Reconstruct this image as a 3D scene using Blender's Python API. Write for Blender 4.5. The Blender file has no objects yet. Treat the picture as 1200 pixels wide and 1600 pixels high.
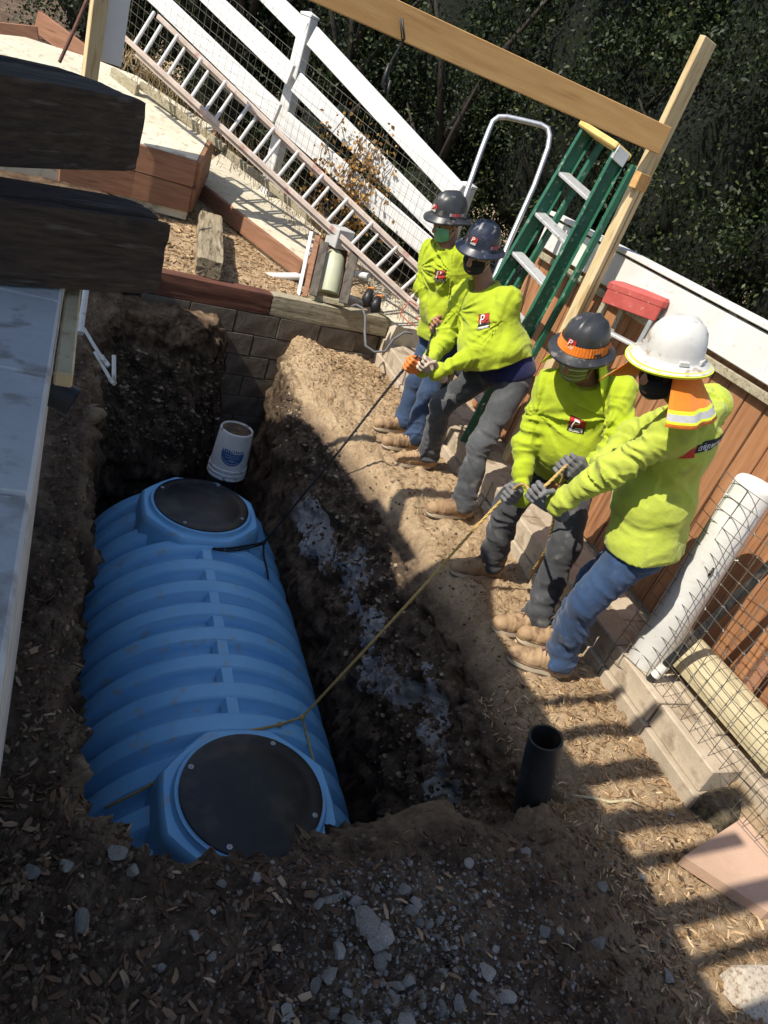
import bpy, bmesh, math, random
import numpy as np
from mathutils import Vector, Matrix, noise as mnoise

rnd = random.Random(7)
scene = bpy.context.scene
COL = scene.collection

# ------------------------------------------------------------------ camera
# site frame: X = away from the block wall the camera leans over, Y = along the tank, Z up;
# Z = 0 is the strip of ground the crew stands on.
CAM = Vector((0.0, 0.0, 2.2))
R_ = Vector((0.9004, -0.2885, 0.3256)); D_ = Vector((0.1167, -0.5603, -0.8200)); F_ = Vector((0.4191, 0.7764, -0.4706))
FPX = 1150.0
def orth():
    global R_, D_, F_
    pitch, roll, yaw = 0.49, -0.378, math.atan2(0.475, 0.88)
    fw = Vector((0, math.cos(pitch), -math.sin(pitch))); rt = Vector((1, 0, 0)); dn = fw.cross(rt)
    c, s = math.cos(roll), math.sin(roll)
    R0 = c*rt + s*dn; D0 = -s*rt + c*dn
    M = Matrix.Rotation(-yaw, 3, 'Z')
    R_, D_, F_ = M @ R0, M @ D0, M @ fw
orth()
cam_d = bpy.data.cameras.new('camera'); cam = bpy.data.objects.new('camera', cam_d); COL.objects.link(cam)
m3 = Matrix((R_, -D_, -F_)).transposed()
cam.matrix_world = Matrix.Translation(CAM) @ m3.to_4x4()
cam_d.sensor_fit = 'HORIZONTAL'; cam_d.sensor_width = 36.0; cam_d.lens = FPX/1200*36
cam_d.clip_start = 0.05; cam_d.clip_end = 400
scene.camera = cam

# ------------------------------------------------------------------ light
SUN = Vector((0.43, 0.10, -0.50)).normalized()          # direction the sunlight travels
w = bpy.data.worlds.new('World'); scene.world = w; w.use_nodes = True
nt = w.node_tree; nt.nodes.clear()
sky = nt.nodes.new('ShaderNodeTexSky'); sky.sky_type = 'NISHITA'; sky.sun_disc = False
sky.sun_elevation = math.asin(-SUN.z); sky.sun_rotation = math.atan2(-SUN.x, -SUN.y) % (2*math.pi)
bg = nt.nodes.new('ShaderNodeBackground'); bg.inputs['Strength'].default_value = 0.14
wo = nt.nodes.new('ShaderNodeOutputWorld')
nt.links.new(sky.outputs[0], bg.inputs[0]); nt.links.new(bg.outputs[0], wo.inputs[0])
sl = bpy.data.lights.new('sun', 'SUN'); sl.energy = 5.0; sl.angle = math.radians(0.45); sl.color = (1.0, 0.93, 0.81)
so = bpy.data.objects.new('sun', sl); COL.objects.link(so); so.rotation_euler = SUN.to_track_quat('-Z', 'Y').to_euler()
so.location = (-6, -2, 8)
vs = scene.view_settings; vs.view_transform = 'Standard'; vs.look = 'None'; vs.exposure = 0.38; vs.gamma = 1.0
try: vs.use_curve_mapping = False
except Exception: pass
scene.cycles.max_bounces = 6; scene.cycles.diffuse_bounces = 3; scene.cycles.glossy_bounces = 2
scene.cycles.transparent_max_bounces = 6

# ------------------------------------------------------------------ helpers
def ray(px, py): return (R_*((px-600)/FPX) + D_*((py-800)/FPX) + F_)
def at(px, py, X=None, Y=None, z=None, d=None):
    """survey helper: the site point seen at a photo pixel, on a known plane of the site"""
    r = ray(px, py)
    if X is not None: k = (X-CAM.x)/r.x
    elif Y is not None: k = (Y-CAM.y)/r.y
    elif z is not None: k = (z-CAM.z)/r.z
    else: k = d
    return CAM + r*k
def slope_at(px, py, z0, Y0, sl):
    r = ray(px, py); k = (z0 - sl*Y0 - CAM.z)/(r.z - sl*r.y)
    return CAM + r*k

def link(o): COL.objects.link(o); return o
def tag(o, label=None, cat=None, group=None, kind=None):
    if label: o['label'] = label
    if cat: o['category'] = cat
    if group: o['group'] = group
    if kind: o['kind'] = kind
    return o
def thing(name, label, cat, loc=(0, 0, 0), group=None):
    o = bpy.data.objects.new(name, None); o.location = loc; o.empty_display_size = 0.1
    link(o); return tag(o, label, cat, group)
def adopt(o, parent):
    if parent is not None:
        o.parent = parent; o.matrix_parent_inverse = parent.matrix_basis.inverted()
    return o
class MB:
    def __init__(s): s.v = []; s.f = []
    def add(s, vs_, fs):
        n = len(s.v); s.v += [tuple(v) for v in vs_]; s.f += [tuple(i+n for i in f) for f in fs]; return s
    def obox(s, c, ax, ay, az, bev=0.0):
        c, ax, ay, az = Vector(c), Vector(ax), Vector(ay), Vector(az)
        if bev <= 0:
            p = [c + ax*i + ay*j + az*k for i in (-1, 1) for j in (-1, 1) for k in (-1, 1)]
            return s.add(p, [(0,1,3,2),(4,6,7,5),(0,4,5,1),(2,3,7,6),(0,2,6,4),(1,5,7,3)])
        bx, by, bz = ax.normalized()*bev, ay.normalized()*bev, az.normalized()*bev
        idx = {}; vv = []
        for i in (-1, 1):
            for j in (-1, 1):
                for k in (-1, 1):
                    for a in range(3):
                        q = c + ax*i + ay*j + az*k
                        if a != 0: q = q - bx*i
                        if a != 1: q = q - by*j
                        if a != 2: q = q - bz*k
                        idx[(i, j, k, a)] = len(vv); vv.append(q)
        ff = []
        for i in (-1, 1):
            ff.append([idx[(i,-1,-1,0)], idx[(i,1,-1,0)], idx[(i,1,1,0)], idx[(i,-1,1,0)]][::i])
            ff.append([idx[(-1,i,-1,1)], idx[(-1,i,1,1)], idx[(1,i,1,1)], idx[(1,i,-1,1)]][::i])
            ff.append([idx[(-1,-1,i,2)], idx[(1,-1,i,2)], idx[(1,1,i,2)], idx[(-1,1,i,2)]][::i])
        for i in (-1, 1):
            for j in (-1, 1):
                ff.append((idx[(i,j,-1,0)], idx[(i,j,1,0)], idx[(i,j,1,1)], idx[(i,j,-1,1)]))
                ff.append((idx[(i,-1,j,0)], idx[(i,1,j,0)], idx[(i,1,j,2)], idx[(i,-1,j,2)]))
                ff.append((idx[(-1,i,j,1)], idx[(1,i,j,1)], idx[(1,i,j,2)], idx[(-1,i,j,2)]))
                for k in (-1, 1): ff.append((idx[(i,j,k,0)], idx[(i,j,k,1)], idx[(i,j,k,2)]))
        return s.add(vv, ff)
    def box(s, x0, x1, y0, y1, z0, z1, bev=0.0):
        return s.obox(((x0+x1)/2, (y0+y1)/2, (z0+z1)/2), ((x1-x0)/2,0,0), (0,(y1-y0)/2,0), (0,0,(z1-z0)/2), bev)
    def beam(s, p0, p1, wd, ht, up=(0,0,1), bev=0.004):
        p0, p1 = Vector(p0), Vector(p1); d = p1-p0; a = d.normalized(); sd = a.cross(Vector(up)).normalized(); u = sd.cross(a)
        return s.obox((p0+p1)/2, d/2, sd*wd/2, u*ht/2, bev)
    def tube(s, pts, r, n=10, cap=True):
        pts = [Vector(p) for p in pts]; rr = r if isinstance(r, (list, tuple)) else [r]*len(pts)
        vv = []; ff = []; prev = None
        for i, p in enumerate(pts):
            t = (pts[min(i+1, len(pts)-1)] - pts[max(i-1, 0)]).normalized()
            if prev is None: a = t.orthogonal().normalized()
            else:
                a = prev - t*prev.dot(t)
                a = a.normalized() if a.length > 1e-6 else t.orthogonal().normalized()
            prev = a; b = t.cross(a)
            for j in range(n):
                th = 2*math.pi*j/n; vv.append(p + (a*math.cos(th) + b*math.sin(th))*rr[i])
        for i in range(len(pts)-1):
            for j in range(n): ff.append((i*n+j, i*n+(j+1) % n, (i+1)*n+(j+1) % n, (i+1)*n+j))
        if cap: ff.append(tuple(range(n))[::-1]); ff.append(tuple((len(pts)-1)*n+j for j in range(n)))
        return s.add(vv, ff)
    def lathe(s, prof, c=(0,0,0), ax=(1,0,0), ay=(0,1,0), az=(0,0,1), n=32, close=False):
        c, ax, ay, az = Vector(c), Vector(ax), Vector(ay), Vector(az); vv = []; ff = []
        for (r, h) in prof:
            for j in range(n):
                th = 2*math.pi*j/n; vv.append(c + ax*(r*math.cos(th)) + ay*(r*math.sin(th)) + az*h)
        m = len(prof)
        for i in range(m-1):
            for j in range(n): ff.append((i*n+j, i*n+(j+1) % n, (i+1)*n+(j+1) % n, (i+1)*n+j))
        if close: ff.append(tuple(range(n))[::-1]); ff.append(tuple((m-1)*n+j for j in range(n)))
        return s.add(vv, ff)
    def prism(s, poly, h, axis=(0,0,1)):
        n = len(poly); a = Vector(axis)*h; lo = [Vector(p) for p in poly]; hi = [p+a for p in lo]
        return s.add(lo+hi, [tuple(range(n))[::-1], tuple(range(n, 2*n))] + [(i, (i+1) % n, n+(i+1) % n, n+i) for i in range(n)])
    def mesh(s, name='m'):
        me = bpy.data.meshes.new(name); me.from_pydata(s.v, [], s.f); me.update(); return me
    def build(s, name, mat, parent=None, smooth=False):
        me = s.mesh(name); return obj(name, me, mat, parent, smooth)
def obj(name, me, mat, parent=None, smooth=False):
    if mat is not None:
        me.materials.clear(); me.materials.append(mat)
    if smooth is True: me.polygons.foreach_set('use_smooth', [True]*len(me.polygons))
    o = bpy.data.objects.new(name, me); link(o)
    if smooth not in (True, False):
        me.polygons.foreach_set('use_smooth', [True]*len(me.polygons))
        try: me.set_sharp_from_angle(angle=math.radians(smooth))
        except Exception: pass
    return adopt(o, parent)
def npmesh(name, V, Fq):
    me = bpy.data.meshes.new(name); V = np.asarray(V, dtype=np.float32); Fq = np.asarray(Fq, dtype=np.int32)
    k = Fq.shape[1]; me.vertices.add(len(V)); me.vertices.foreach_set('co', V.ravel())
    me.loops.add(Fq.size); me.loops.foreach_set('vertex_index', Fq.ravel())
    me.polygons.add(len(Fq)); me.polygons.foreach_set('loop_start', np.arange(0, Fq.size, k, dtype=np.int32))
    try: me.polygons.foreach_set('loop_total', np.full(len(Fq), k, dtype=np.int32))
    except Exception: pass
    me.update(calc_edges=True); me.validate(); return me

# value noise on numpy arrays
_lat = np.random.RandomState(3).rand(64, 64, 64).astype(np.float32)*2-1
def vn(x, y, z):
    xi = np.floor(x).astype(int); yi = np.floor(y).astype(int); zi = np.floor(z).astype(int)
    fx, fy, fz = x-xi, y-yi, z-zi
    fx = fx*fx*(3-2*fx); fy = fy*fy*(3-2*fy); fz = fz*fz*(3-2*fz)
    x0, x1, y0, y1, z0, z1 = xi & 63, (xi+1) & 63, yi & 63, (yi+1) & 63, zi & 63, (zi+1) & 63
    L = _lat
    a = L[x0,y0,z0]*(1-fx)+L[x1,y0,z0]*fx; b = L[x0,y1,z0]*(1-fx)+L[x1,y1,z0]*fx
    c = L[x0,y0,z1]*(1-fx)+L[x1,y0,z1]*fx; d = L[x0,y1,z1]*(1-fx)+L[x1,y1,z1]*fx
    return (a*(1-fy)+b*fy)*(1-fz) + (c*(1-fy)+d*fy)*fz
def fbm(x, y, z, o=4, g=0.5):
    s = 0; a = 1.0
    for i in range(o): s = s + a*vn(x+17.3*i, y-9.1*i, z+4.7*i); x, y, z = x*2.03, y*2.03, z*2.03; a *= g
    return s
def sst(a, b, x):
    t = np.clip((x-a)/(b-a), 0, 1); return t*t*(3-2*t)

# ------------------------------------------------------------------ materials
def mat(name, c1, c2=None, scale=8.0, rough=0.8, bump=0.0, bscale=None, stretch=None, detail=6.0, c3=None, s3=40.0, f3=0.5, spec=0.4, metal=0.0, coat=0.0, lo=0.35, hi=0.65, trans=0.0):
    m = bpy.data.materials.new(name); m.use_nodes = True; t = m.node_tree; N = t.nodes; L = t.links
    b = N['Principled BSDF']; b.inputs['Roughness'].default_value = rough; b.inputs['Metallic'].default_value = metal
    b.inputs['Specular IOR Level'].default_value = spec
    if coat: b.inputs['Coat Weight'].default_value = coat; b.inputs['Coat Roughness'].default_value = 0.14
    c1 = (*c1, 1); c2 = (*(c2 or c1[:3]), 1)
    tc = N.new('ShaderNodeTexCoord'); mp = N.new('ShaderNodeMapping'); L.new(tc.outputs['Object'], mp.inputs[0])
    if stretch: mp.inputs['Scale'].default_value = stretch
    nz = N.new('ShaderNodeTexNoise'); nz.inputs['Scale'].default_value = scale; nz.inputs['Detail'].default_value = detail; nz.inputs['Roughness'].default_value = 0.62
    L.new(mp.outputs[0], nz.inputs['Vector'])
    rp = N.new('ShaderNodeValToRGB'); rp.color_ramp.elements[0].position = lo; rp.color_ramp.elements[1].position = hi
    rp.color_ramp.elements[0].color = c1; rp.color_ramp.elements[1].color = c2
    L.new(nz.outputs[0], rp.inputs[0]); col = rp.outputs[0]
    if c3:
        n3 = N.new('ShaderNodeTexNoise'); n3.inputs['Scale'].default_value = s3; n3.inputs['Detail'].default_value = 5; L.new(mp.outputs[0], n3.inputs['Vector'])
        r3 = N.new('ShaderNodeValToRGB'); r3.color_ramp.elements[0].position = 0.62-0.25*f3; r3.color_ramp.elements[1].position = 0.72-0.2*f3
        L.new(n3.outputs[0], r3.inputs[0])
        mx = N.new('ShaderNodeMix'); mx.data_type = 'RGBA'; L.new(r3.outputs[0], mx.inputs[0]); L.new(col, mx.inputs[6]); mx.inputs[7].default_value = (*c3, 1); col = mx.outputs[2]
    L.new(col, b.inputs['Base Color'])
    if bump:
        nb = N.new('ShaderNodeTexNoise'); nb.inputs['Scale'].default_value = bscale or scale*4; nb.inputs['Detail'].default_value = 8; nb.inputs['Roughness'].default_value = 0.65; L.new(mp.outputs[0], nb.inputs['Vector'])
        bp = N.new('ShaderNodeBump'); bp.inputs['Strength'].default_value = 1.0; bp.inputs['Distance'].default_value = bump
        L.new(nb.outputs[0], bp.inputs['Height']); L.new(bp.outputs[0], b.inputs['Normal'])
    if trans: b.inputs['Transmission Weight'].default_value = trans
    return m
def rand_tint(m, amt=0.35, sat=0.0):
    """vary value per object"""
    t = m.node_tree; N = t.nodes; L = t.links; b = N['Principled BSDF']; src = b.inputs['Base Color'].links[0].from_socket
    oi = N.new('ShaderNodeObjectInfo'); mr = N.new('ShaderNodeMapRange'); mr.inputs[3].default_value = 1-amt; mr.inputs[4].default_value = 1+amt
    hs = N.new('ShaderNodeHueSaturation'); L.new(oi.outputs['Random'], mr.inputs[0]); L.new(mr.outputs[0], hs.inputs['Value']); L.new(src, hs.inputs['Color']); L.new(hs.outputs[0], b.inputs['Base Color']); return m
M = {}
M['concrete'] = mat('concrete', (.46,.46,.45), (.56,.55,.53), 5, .9, .003, 60, c3=(.33,.31,.28), s3=14, f3=.3)
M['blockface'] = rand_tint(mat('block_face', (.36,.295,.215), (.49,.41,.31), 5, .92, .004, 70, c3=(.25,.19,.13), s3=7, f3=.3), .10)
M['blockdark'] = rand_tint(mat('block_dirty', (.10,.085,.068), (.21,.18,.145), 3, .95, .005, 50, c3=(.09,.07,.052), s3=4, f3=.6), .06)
M['tie'] = mat('old_tie', (.030,.020,.014), (.075,.053,.038), 6, .9, .010, 14, stretch=(1.6,12,12), c3=(.11,.09,.075), s3=4, f3=.08)
M['tie_dry'] = mat('dry_tie', (.20,.16,.10), (.34,.28,.19), 4, .9, .008, 14, stretch=(1,6,6), c3=(.10,.08,.05), s3=5, f3=.4)
M['tread'] = mat('tread_concrete', (.52,.47,.36), (.64,.58,.45), 3, .9, .002, 80, c3=(.40,.35,.26), s3=14, f3=.3)
M['redwood'] = rand_tint(mat('stained_redwood', (.22,.105,.058), (.31,.155,.09), 3, .7, .002, 20, stretch=(1.2,1.2,12), c3=(.18,.07,.035), s3=2, f3=.12), .12)
M['brown_timber'] = mat('brown_timber', (.075,.03,.02), (.14,.055,.035), 3, .75, .003, 20, stretch=(1.5,8,8))
M['grey_timber'] = mat('weathered_timber', (.30,.26,.17), (.40,.36,.26), 3, .9, .004, 22, stretch=(1.5,9,9), c3=(.2,.17,.11), s3=8, f3=.4)
M['white'] = mat('white_vinyl', (.62,.62,.61), (.68,.68,.66), 4, .45, 0)
M['whitewood'] = mat('white_painted_wood', (.58,.57,.54), (.68,.67,.64), 4, .6, .002, 30, c3=(.55,.50,.44), s3=26, f3=-.02)
M['redwood2'] = rand_tint(mat('cedar_fence_board', (.26,.115,.05), (.38,.185,.085), 2.5, .7, .0015, 16, stretch=(10,10,.8), c3=(.20,.085,.038), s3=3, f3=.2), .12)
M['lumber'] = rand_tint(mat('fir_lumber', (.46,.255,.09), (.56,.335,.13), 2.6, .62, .001, 30, stretch=(.8,9,9), c3=(.38,.20,.07), s3=2, f3=.15), .05)
M['pale_lumber'] = mat('pale_lumber', (.50,.38,.20), (.62,.50,.30), 2.2, .7, .001, 30, stretch=(7,7,1), c3=(.40,.28,.13), s3=4, f3=.3)
M['tankblue'] = mat('blue_polyethylene', (.20,.49,.80), (.25,.56,.85), 2.5, .42, .0006, 260, c3=(.30,.44,.55), s3=11, f3=.12, spec=.5)
M['lid'] = mat('black_lid', (.014,.014,.016), (.024,.024,.027), 5, .38, .0008, 180, c3=(.055,.046,.038), s3=5, f3=.35)
M['black'] = mat('black_plastic', (.012,.012,.013), (.022,.022,.023), 6, .45)
M['abs'] = mat('abs_pipe', (.018,.018,.019), (.03,.03,.03), 6, .4, 0, c3=(.09,.075,.06), s3=10, f3=.25)
M['pvc'] = mat('pvc', (.62,.60,.56), (.70,.69,.66), 6, .4, 0, c3=(.36,.3,.24), s3=14, f3=.3)
M['steel'] = mat('galvanised', (.42,.43,.44), (.55,.56,.57), 20, .38, 0, metal=.75)
M['alu'] = mat('aluminium', (.62,.62,.62), (.72,.72,.72), 14, .4, 0, metal=.5, c3=(.4,.38,.35), s3=20, f3=.2)
M['wire'] = mat('fence_wire', (.22,.21,.19), (.34,.33,.30), 30, .5, 0, metal=.5)
M['wire_dark'] = mat('rusty_mesh_wire', (.10,.09,.075), (.18,.165,.14), 30, .6, 0, metal=.3)
M['green'] = mat('green_fibreglass', (.016,.095,.055), (.026,.125,.075), 8, .45, .0004, 90, c3=(.20,.27,.22), s3=26, f3=.12)
M['yellow'] = mat('yellow_plastic', (.58,.40,.12), (.66,.48,.18), 8, .5)
M['red'] = mat('red_plastic', (.36,.06,.05), (.45,.09,.075), 8, .6, 0, c3=(.50,.25,.22), s3=30, f3=.0)
M['rail_old'] = mat('oxidised_ladder_rail', (.42,.34,.29), (.56,.47,.41), 8, .6, 0, c3=(.36,.19,.16), s3=7, f3=.12)
M['rung'] = mat('ladder_rung', (.58,.56,.53), (.68,.66,.63), 10, .45, 0, metal=.25)

# ------------------------------------------------------------------ ground with the pit
RIM = np.array([(.205,1.66),(.29,1.50),(.42,1.41),(.62,1.37),(.86,1.385),(1.10,1.42),(1.33,1.50),(1.60,1.60),(1.86,1.66),(2.02,1.86),(2.08,2.3),(2.06,2.8),(2.03,3.4),(1.97,4.0),(1.86,4.6),(1.76,5.1),(1.74,5.5),(1.80,5.95),(1.84,6.5),(1.28,6.5),(1.22,5.95),(1.02,5.82),(.70,5.80),(.36,5.72),(.20,5.4),(.22,4.7),(.19,4.1),(.21,3.5),(.165,3.0),(.175,2.5),(.15,2.1)])
def pit_d(X, Y):
    """signed distance to the pit rim, positive inside"""
    x = X.ravel(); y = Y.ravel(); best = np.full(x.shape, 1e9); ins = np.zeros(x.shape, bool)
    n = len(RIM)
    for i in range(n):
        ax, ay = RIM[i]; bx, by = RIM[(i+1) % n]
        ex, ey = bx-ax, by-ay; t = np.clip(((x-ax)*ex+(y-ay)*ey)/(ex*ex+ey*ey), 0, 1)
        best = np.minimum(best, np.hypot(x-ax-t*ex, y-ay-t*ey))
        c = ((ay > y) != (by > y)) & (x < (bx-ax)*(y-ay)/((by-ay) if by != ay else 1e-9)+ax); ins ^= c
    return np.where(ins, best, -best).reshape(X.shape)
def wall_y(X): return 6.16 + 0.148*(X-0.6)        # back retaining wall, front face
def ground_z(X, Y, rough=True):
    X = np.asarray(X, float); Y = np.asarray(Y, float)
    n1 = fbm(X*1.7+3, Y*1.7, 0*X, 4); n2 = fbm(X*7, Y*7+5, 0*X+2, 4)
    d = pit_d(X, Y) + 0.05*n1*sst(0, .5, X) + 0.022*n2
    z = 0.03*n1 + 0.016*n2*(1 if rough else 0)
    z = z + 0.10*np.exp(-(((X-2.25)/.5)**2 + ((Y-5.75)/.55)**2)) + 0.09*np.exp(-(((X-1.95)/.2)**2+((Y-6.0)/.4)**2))
    z = z + 0.06*sst(1.4, .4, Y)*(1-sst(1.7, 2.4, X))                       # spoil heaped at the near rim
    z = z + 0.07*np.exp(-(((X-.9)/.45)**2 + ((Y-1.18)/.14)**2)) + .05*np.exp(-(((X-.25)/.2)**2 + ((Y-1.35)/.2)**2))
    # slumped shoulder of the right bank, then the wall
    east = sst(1.5, 1.75, X)*(1-sst(4.8, 5.6, Y))
    z = z - east*0.16*sst(-.22, .06, d) - (1-east)*0.04*sst(-.07, .03, d)
    wd = 0.17 + 0.20*east + 0.06*n2 + .16*sst(5.2, 5.6, Y)*(1-sst(1.1, 1.3, X))
    dep = 2.25*np.clip(sst(0, 1, d/wd), 0, 1)
    z = z + .17*sst(5.6, 6.0, Y)*(1-sst(1.1, 1.35, X))*(1-sst(-.02, .06, d))
    led = east*(0.10*np.sin(Y*4.1+1)+0.06*n2)
    z = z - dep*(1-.25*np.clip(led, 0, 1))
    # dug hollow round the standing pipe
    z = z - 0.24*np.exp(-(((X-1.95)/.22)**2 + ((Y-1.62)/.17)**2))
    # bank behind the back wall
    bk = sst(-.02, .06, Y-wall_y(X)-.10)*(1-sst(2.78, 2.86, X))
    zb = 0.36 + .03*n1+.014*n2 + 0.14*np.clip(Y-6.5, 0, 6) + .10*sst(.9,-.2,X)
    z = z*(1-bk) + zb*bk
    # behind the right block wall
    rb = sst(2.90, 2.98, X); zr = 0.12 + 0.02*n2 + 0.20*sst(6.3, 8, Y) + .35*sst(8, 14, Y) + .3*sst(5, 9, X)
    z = z*(1-rb) + zr*rb
    # high ground behind the wall the camera leans over
    lf = sst(-.06, -.12, X)*(1-sst(2.6, 3.4, Y)); z = z*(1-lf) + (1.0 + .02*n1)*lf
    return z, d
def axis_lines(segs):
    out = [segs[0][0]]
    for a, b, st in segs:
        n = max(1, int(round((b-a)/st))); out += [a+(b-a)*(i+1)/n for i in range(n)]
    return np.array(out)
gx_ = axis_lines([(-30,-2,2.0),(-2,-.14,.12),(-.14,.02,.02),(.02,.15,.008),(.15,.40,.005),(.40,1.60,.016),(1.60,2.12,.0048),(2.12,2.95,.017),(2.95,4.2,.05),(4.2,8,.25),(8,40,2.0)])
gy_ = axis_lines([(-20,-1,1.0),(-1,.55,.05),(.55,1.34,.012),(1.34,1.80,.007),(1.80,5.55,.017),(5.55,5.98,.0042),(5.98,6.5,.012),(6.5,8.2,.03),(8.2,14,.2),(14,60,2.0)])
GX, GY = np.meshgrid(gx_, gy_, indexing='ij')
GZ, GD = ground_z(GX, GY)
# push the steep walls about in 3D so they break into clods
dzx = np.gradient(GZ, gx_, axis=0); dzy = np.gradient(GZ, gy_, axis=1)
nl = np.sqrt(1+dzx**2+dzy**2); nx_, ny_, nz_ = -dzx/nl, -dzy/nl, 1/nl
steep = sst(.5, 1.6, np.hypot(dzx, dzy))*(GX > .03)*(GX < 2.6)*(GY < 6.3)*(GY > .9)
lump = fbm(GX*6, GY*6, GZ*6, 6, .62); crack = np.abs(fbm(GX*11+5, GY*11, GZ*11, 4, .6))
disp = steep*(0.070*lump - 0.055*crack + 0.018)
PXg = GX + nx_*disp; PYg = GY + ny_*disp; PZg = GZ + nz_*disp
near = sst(3.2, 2.9, GX)*sst(7.5, 6.5, GY)*sst(-.2, .05, GX)*(GY > .4)
PZg = PZg + near*(1-steep)*(0.016*fbm(GX*20, GY*20, GZ*10, 4, .6) + .009*np.abs(fbm(GX*50, GY*50, GZ*9, 2, .6)))
nX, nY = GX.shape
I = np.arange(nX*nY).reshape(nX, nY)
Q = np.stack([I[:-1,:-1], I[1:,:-1], I[1:,1:], I[:-1,1:]], -1).reshape(-1, 4)
gme = npmesh('ground', np.stack([PXg, PYg, PZg], -1).reshape(-1, 3), Q)
def ground_material():
    m = bpy.data.materials.new('dirt'); m.use_nodes = True; t = m.node_tree; N = t.nodes; L = t.links; b = N['Principled BSDF']
    b.inputs['Roughness'].default_value = .95; b.inputs['Specular IOR Level'].default_value = .15
    geo = N.new('ShaderNodeNewGeometry'); sep = N.new('ShaderNodeSeparateXYZ'); L.new(geo.outputs['Position'], sep.inputs[0])
    def noise(sc, det=8, ro=.65, dist=0):
        n = N.new('ShaderNodeTexNoise'); n.inputs['Scale'].default_value = sc; n.inputs['Detail'].default_value = det; n.inputs['Roughness'].default_value = ro; n.inputs['Distortion'].default_value = dist
        L.new(geo.outputs['Position'], n.inputs['Vector']); return n.outputs[0]
    def ramp(src, stops):
        r = N.new('ShaderNodeValToRGB'); e = r.color_ramp.elements
        while len(e) < len(stops): e.new(.5)
        for i, (p, c) in enumerate(stops): e[i].position = p; e[i].color = (*c, 1)
        L.new(src, r.inputs[0]); return r.outputs[0]
    def mix(f, a, bb):
        x = N.new('ShaderNodeMix'); x.data_type = 'RGBA'
        L.new(f, x.inputs[0])
        for k, v in ((6, a), (7, bb)):
            if isinstance(v, tuple): x.inputs[k].default_value = (*v, 1)
            else: L.new(v, x.inputs[k])
        return x.outputs[2]
    def mr(src, a, b_, c=0., d=1.):
        n = N.new('ShaderNodeMapRange'); n.clamp = True; L.new(src, n.inputs[0])
        for i, v in enumerate((a, b_, c, d)): n.inputs[i+1].default_value = v
        return n.outputs[0]
    def mul(a, bb):
        n = N.new('ShaderNodeMath'); n.operation = 'MULTIPLY'; L.new(a, n.inputs[0]); L.new(bb, n.inputs[1]); return n.outputs[0]
    base = ramp(noise(3.2), [(.30,(.31,.21,.12)), (.5,(.50,.355,.215)), (.68,(.62,.47,.30))])
    fine = ramp(noise(38, 6, .7), [(.35,(.24,.16,.09)), (.62,(.62,.47,.30))])
    c = mix(mr(noise(9), .4, .6, .15, .7), base, fine)
    # dark topsoil and mulch west and near, subsoil in the walls; both also carry painted shade
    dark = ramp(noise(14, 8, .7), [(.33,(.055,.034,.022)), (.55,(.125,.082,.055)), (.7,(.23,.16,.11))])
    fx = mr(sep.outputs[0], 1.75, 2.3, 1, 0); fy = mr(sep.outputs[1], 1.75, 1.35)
    nearf = mul(fx, fy); lf0 = mr(sep.outputs[0], .30, .15); back_shade = mul(mr(sep.outputs[0], 1.5, 1.3), mul(mr(sep.outputs[1], 5.1, 5.4), mr(sep.outputs[1], 6.4, 6.3))); mxa = N.new('ShaderNodeMath'); mxa.operation = 'MAXIMUM'; L.new(lf0, mxa.inputs[0]); L.new(back_shade, mxa.inputs[1]); lf = mxa.outputs[0]  # back-left corner: shade painted in with the dark soil colour
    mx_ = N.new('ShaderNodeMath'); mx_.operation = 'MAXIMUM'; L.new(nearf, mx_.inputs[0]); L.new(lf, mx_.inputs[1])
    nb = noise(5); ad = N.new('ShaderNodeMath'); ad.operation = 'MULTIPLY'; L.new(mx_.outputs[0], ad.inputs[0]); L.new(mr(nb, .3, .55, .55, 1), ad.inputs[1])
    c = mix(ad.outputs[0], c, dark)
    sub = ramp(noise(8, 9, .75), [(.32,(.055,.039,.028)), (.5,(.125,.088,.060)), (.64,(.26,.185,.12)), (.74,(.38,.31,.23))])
    c = mix(mr(sep.outputs[2], -.035, -.13), c, sub)  # starts high, so the bank shoulder gets shade painted in with the subsoil
    # chalky band in the right bank
    wz = N.new('ShaderNodeMath'); wz.operation = 'MULTIPLY_ADD'; L.new(noise(2.6, 5, .7), wz.inputs[0]); wz.inputs[1].default_value = 1.1; L.new(sep.outputs[2], wz.inputs[2])
    yb = N.new('ShaderNodeMath'); yb.operation = 'MULTIPLY_ADD'; L.new(sep.outputs[1], yb.inputs[0]); yb.inputs[1].default_value = .05; L.new(wz.outputs[0], yb.inputs[2])
    ch = mul(mul(mr(yb.outputs[0], .26, .24), mr(yb.outputs[0], .02, .05)), mul(mul(mr(sep.outputs[0], 1.66, 1.74), mr(sep.outputs[1], 4.7, 4.4)), mr(noise(9, 10, .75), .24, .36)))
    c = mix(ch, c, ramp(noise(20), [(.3,(.34,.34,.34)), (.7,(.60,.60,.60))]))
    # blackish tone deep down
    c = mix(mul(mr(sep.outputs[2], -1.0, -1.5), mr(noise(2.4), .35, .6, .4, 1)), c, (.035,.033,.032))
    L.new(c, b.inputs['Base Color'])
    bn = N.new('ShaderNodeBump'); bn.inputs['Distance'].default_value = .028; bn.inputs['Strength'].default_value = 1
    L.new(noise(45, 10, .72), bn.inputs['Height']); b2 = N.new('ShaderNodeBump'); b2.inputs['Distance'].default_value = .006
    L.new(noise(160, 6, .7), b2.inputs['Height']); L.new(bn.outputs[0], b2.inputs['Normal']); L.new(b2.outputs[0], b.inputs['Normal'])
    return m
ground = obj('ground', gme, ground_material(), None, True); tag(ground, kind='structure')

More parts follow.
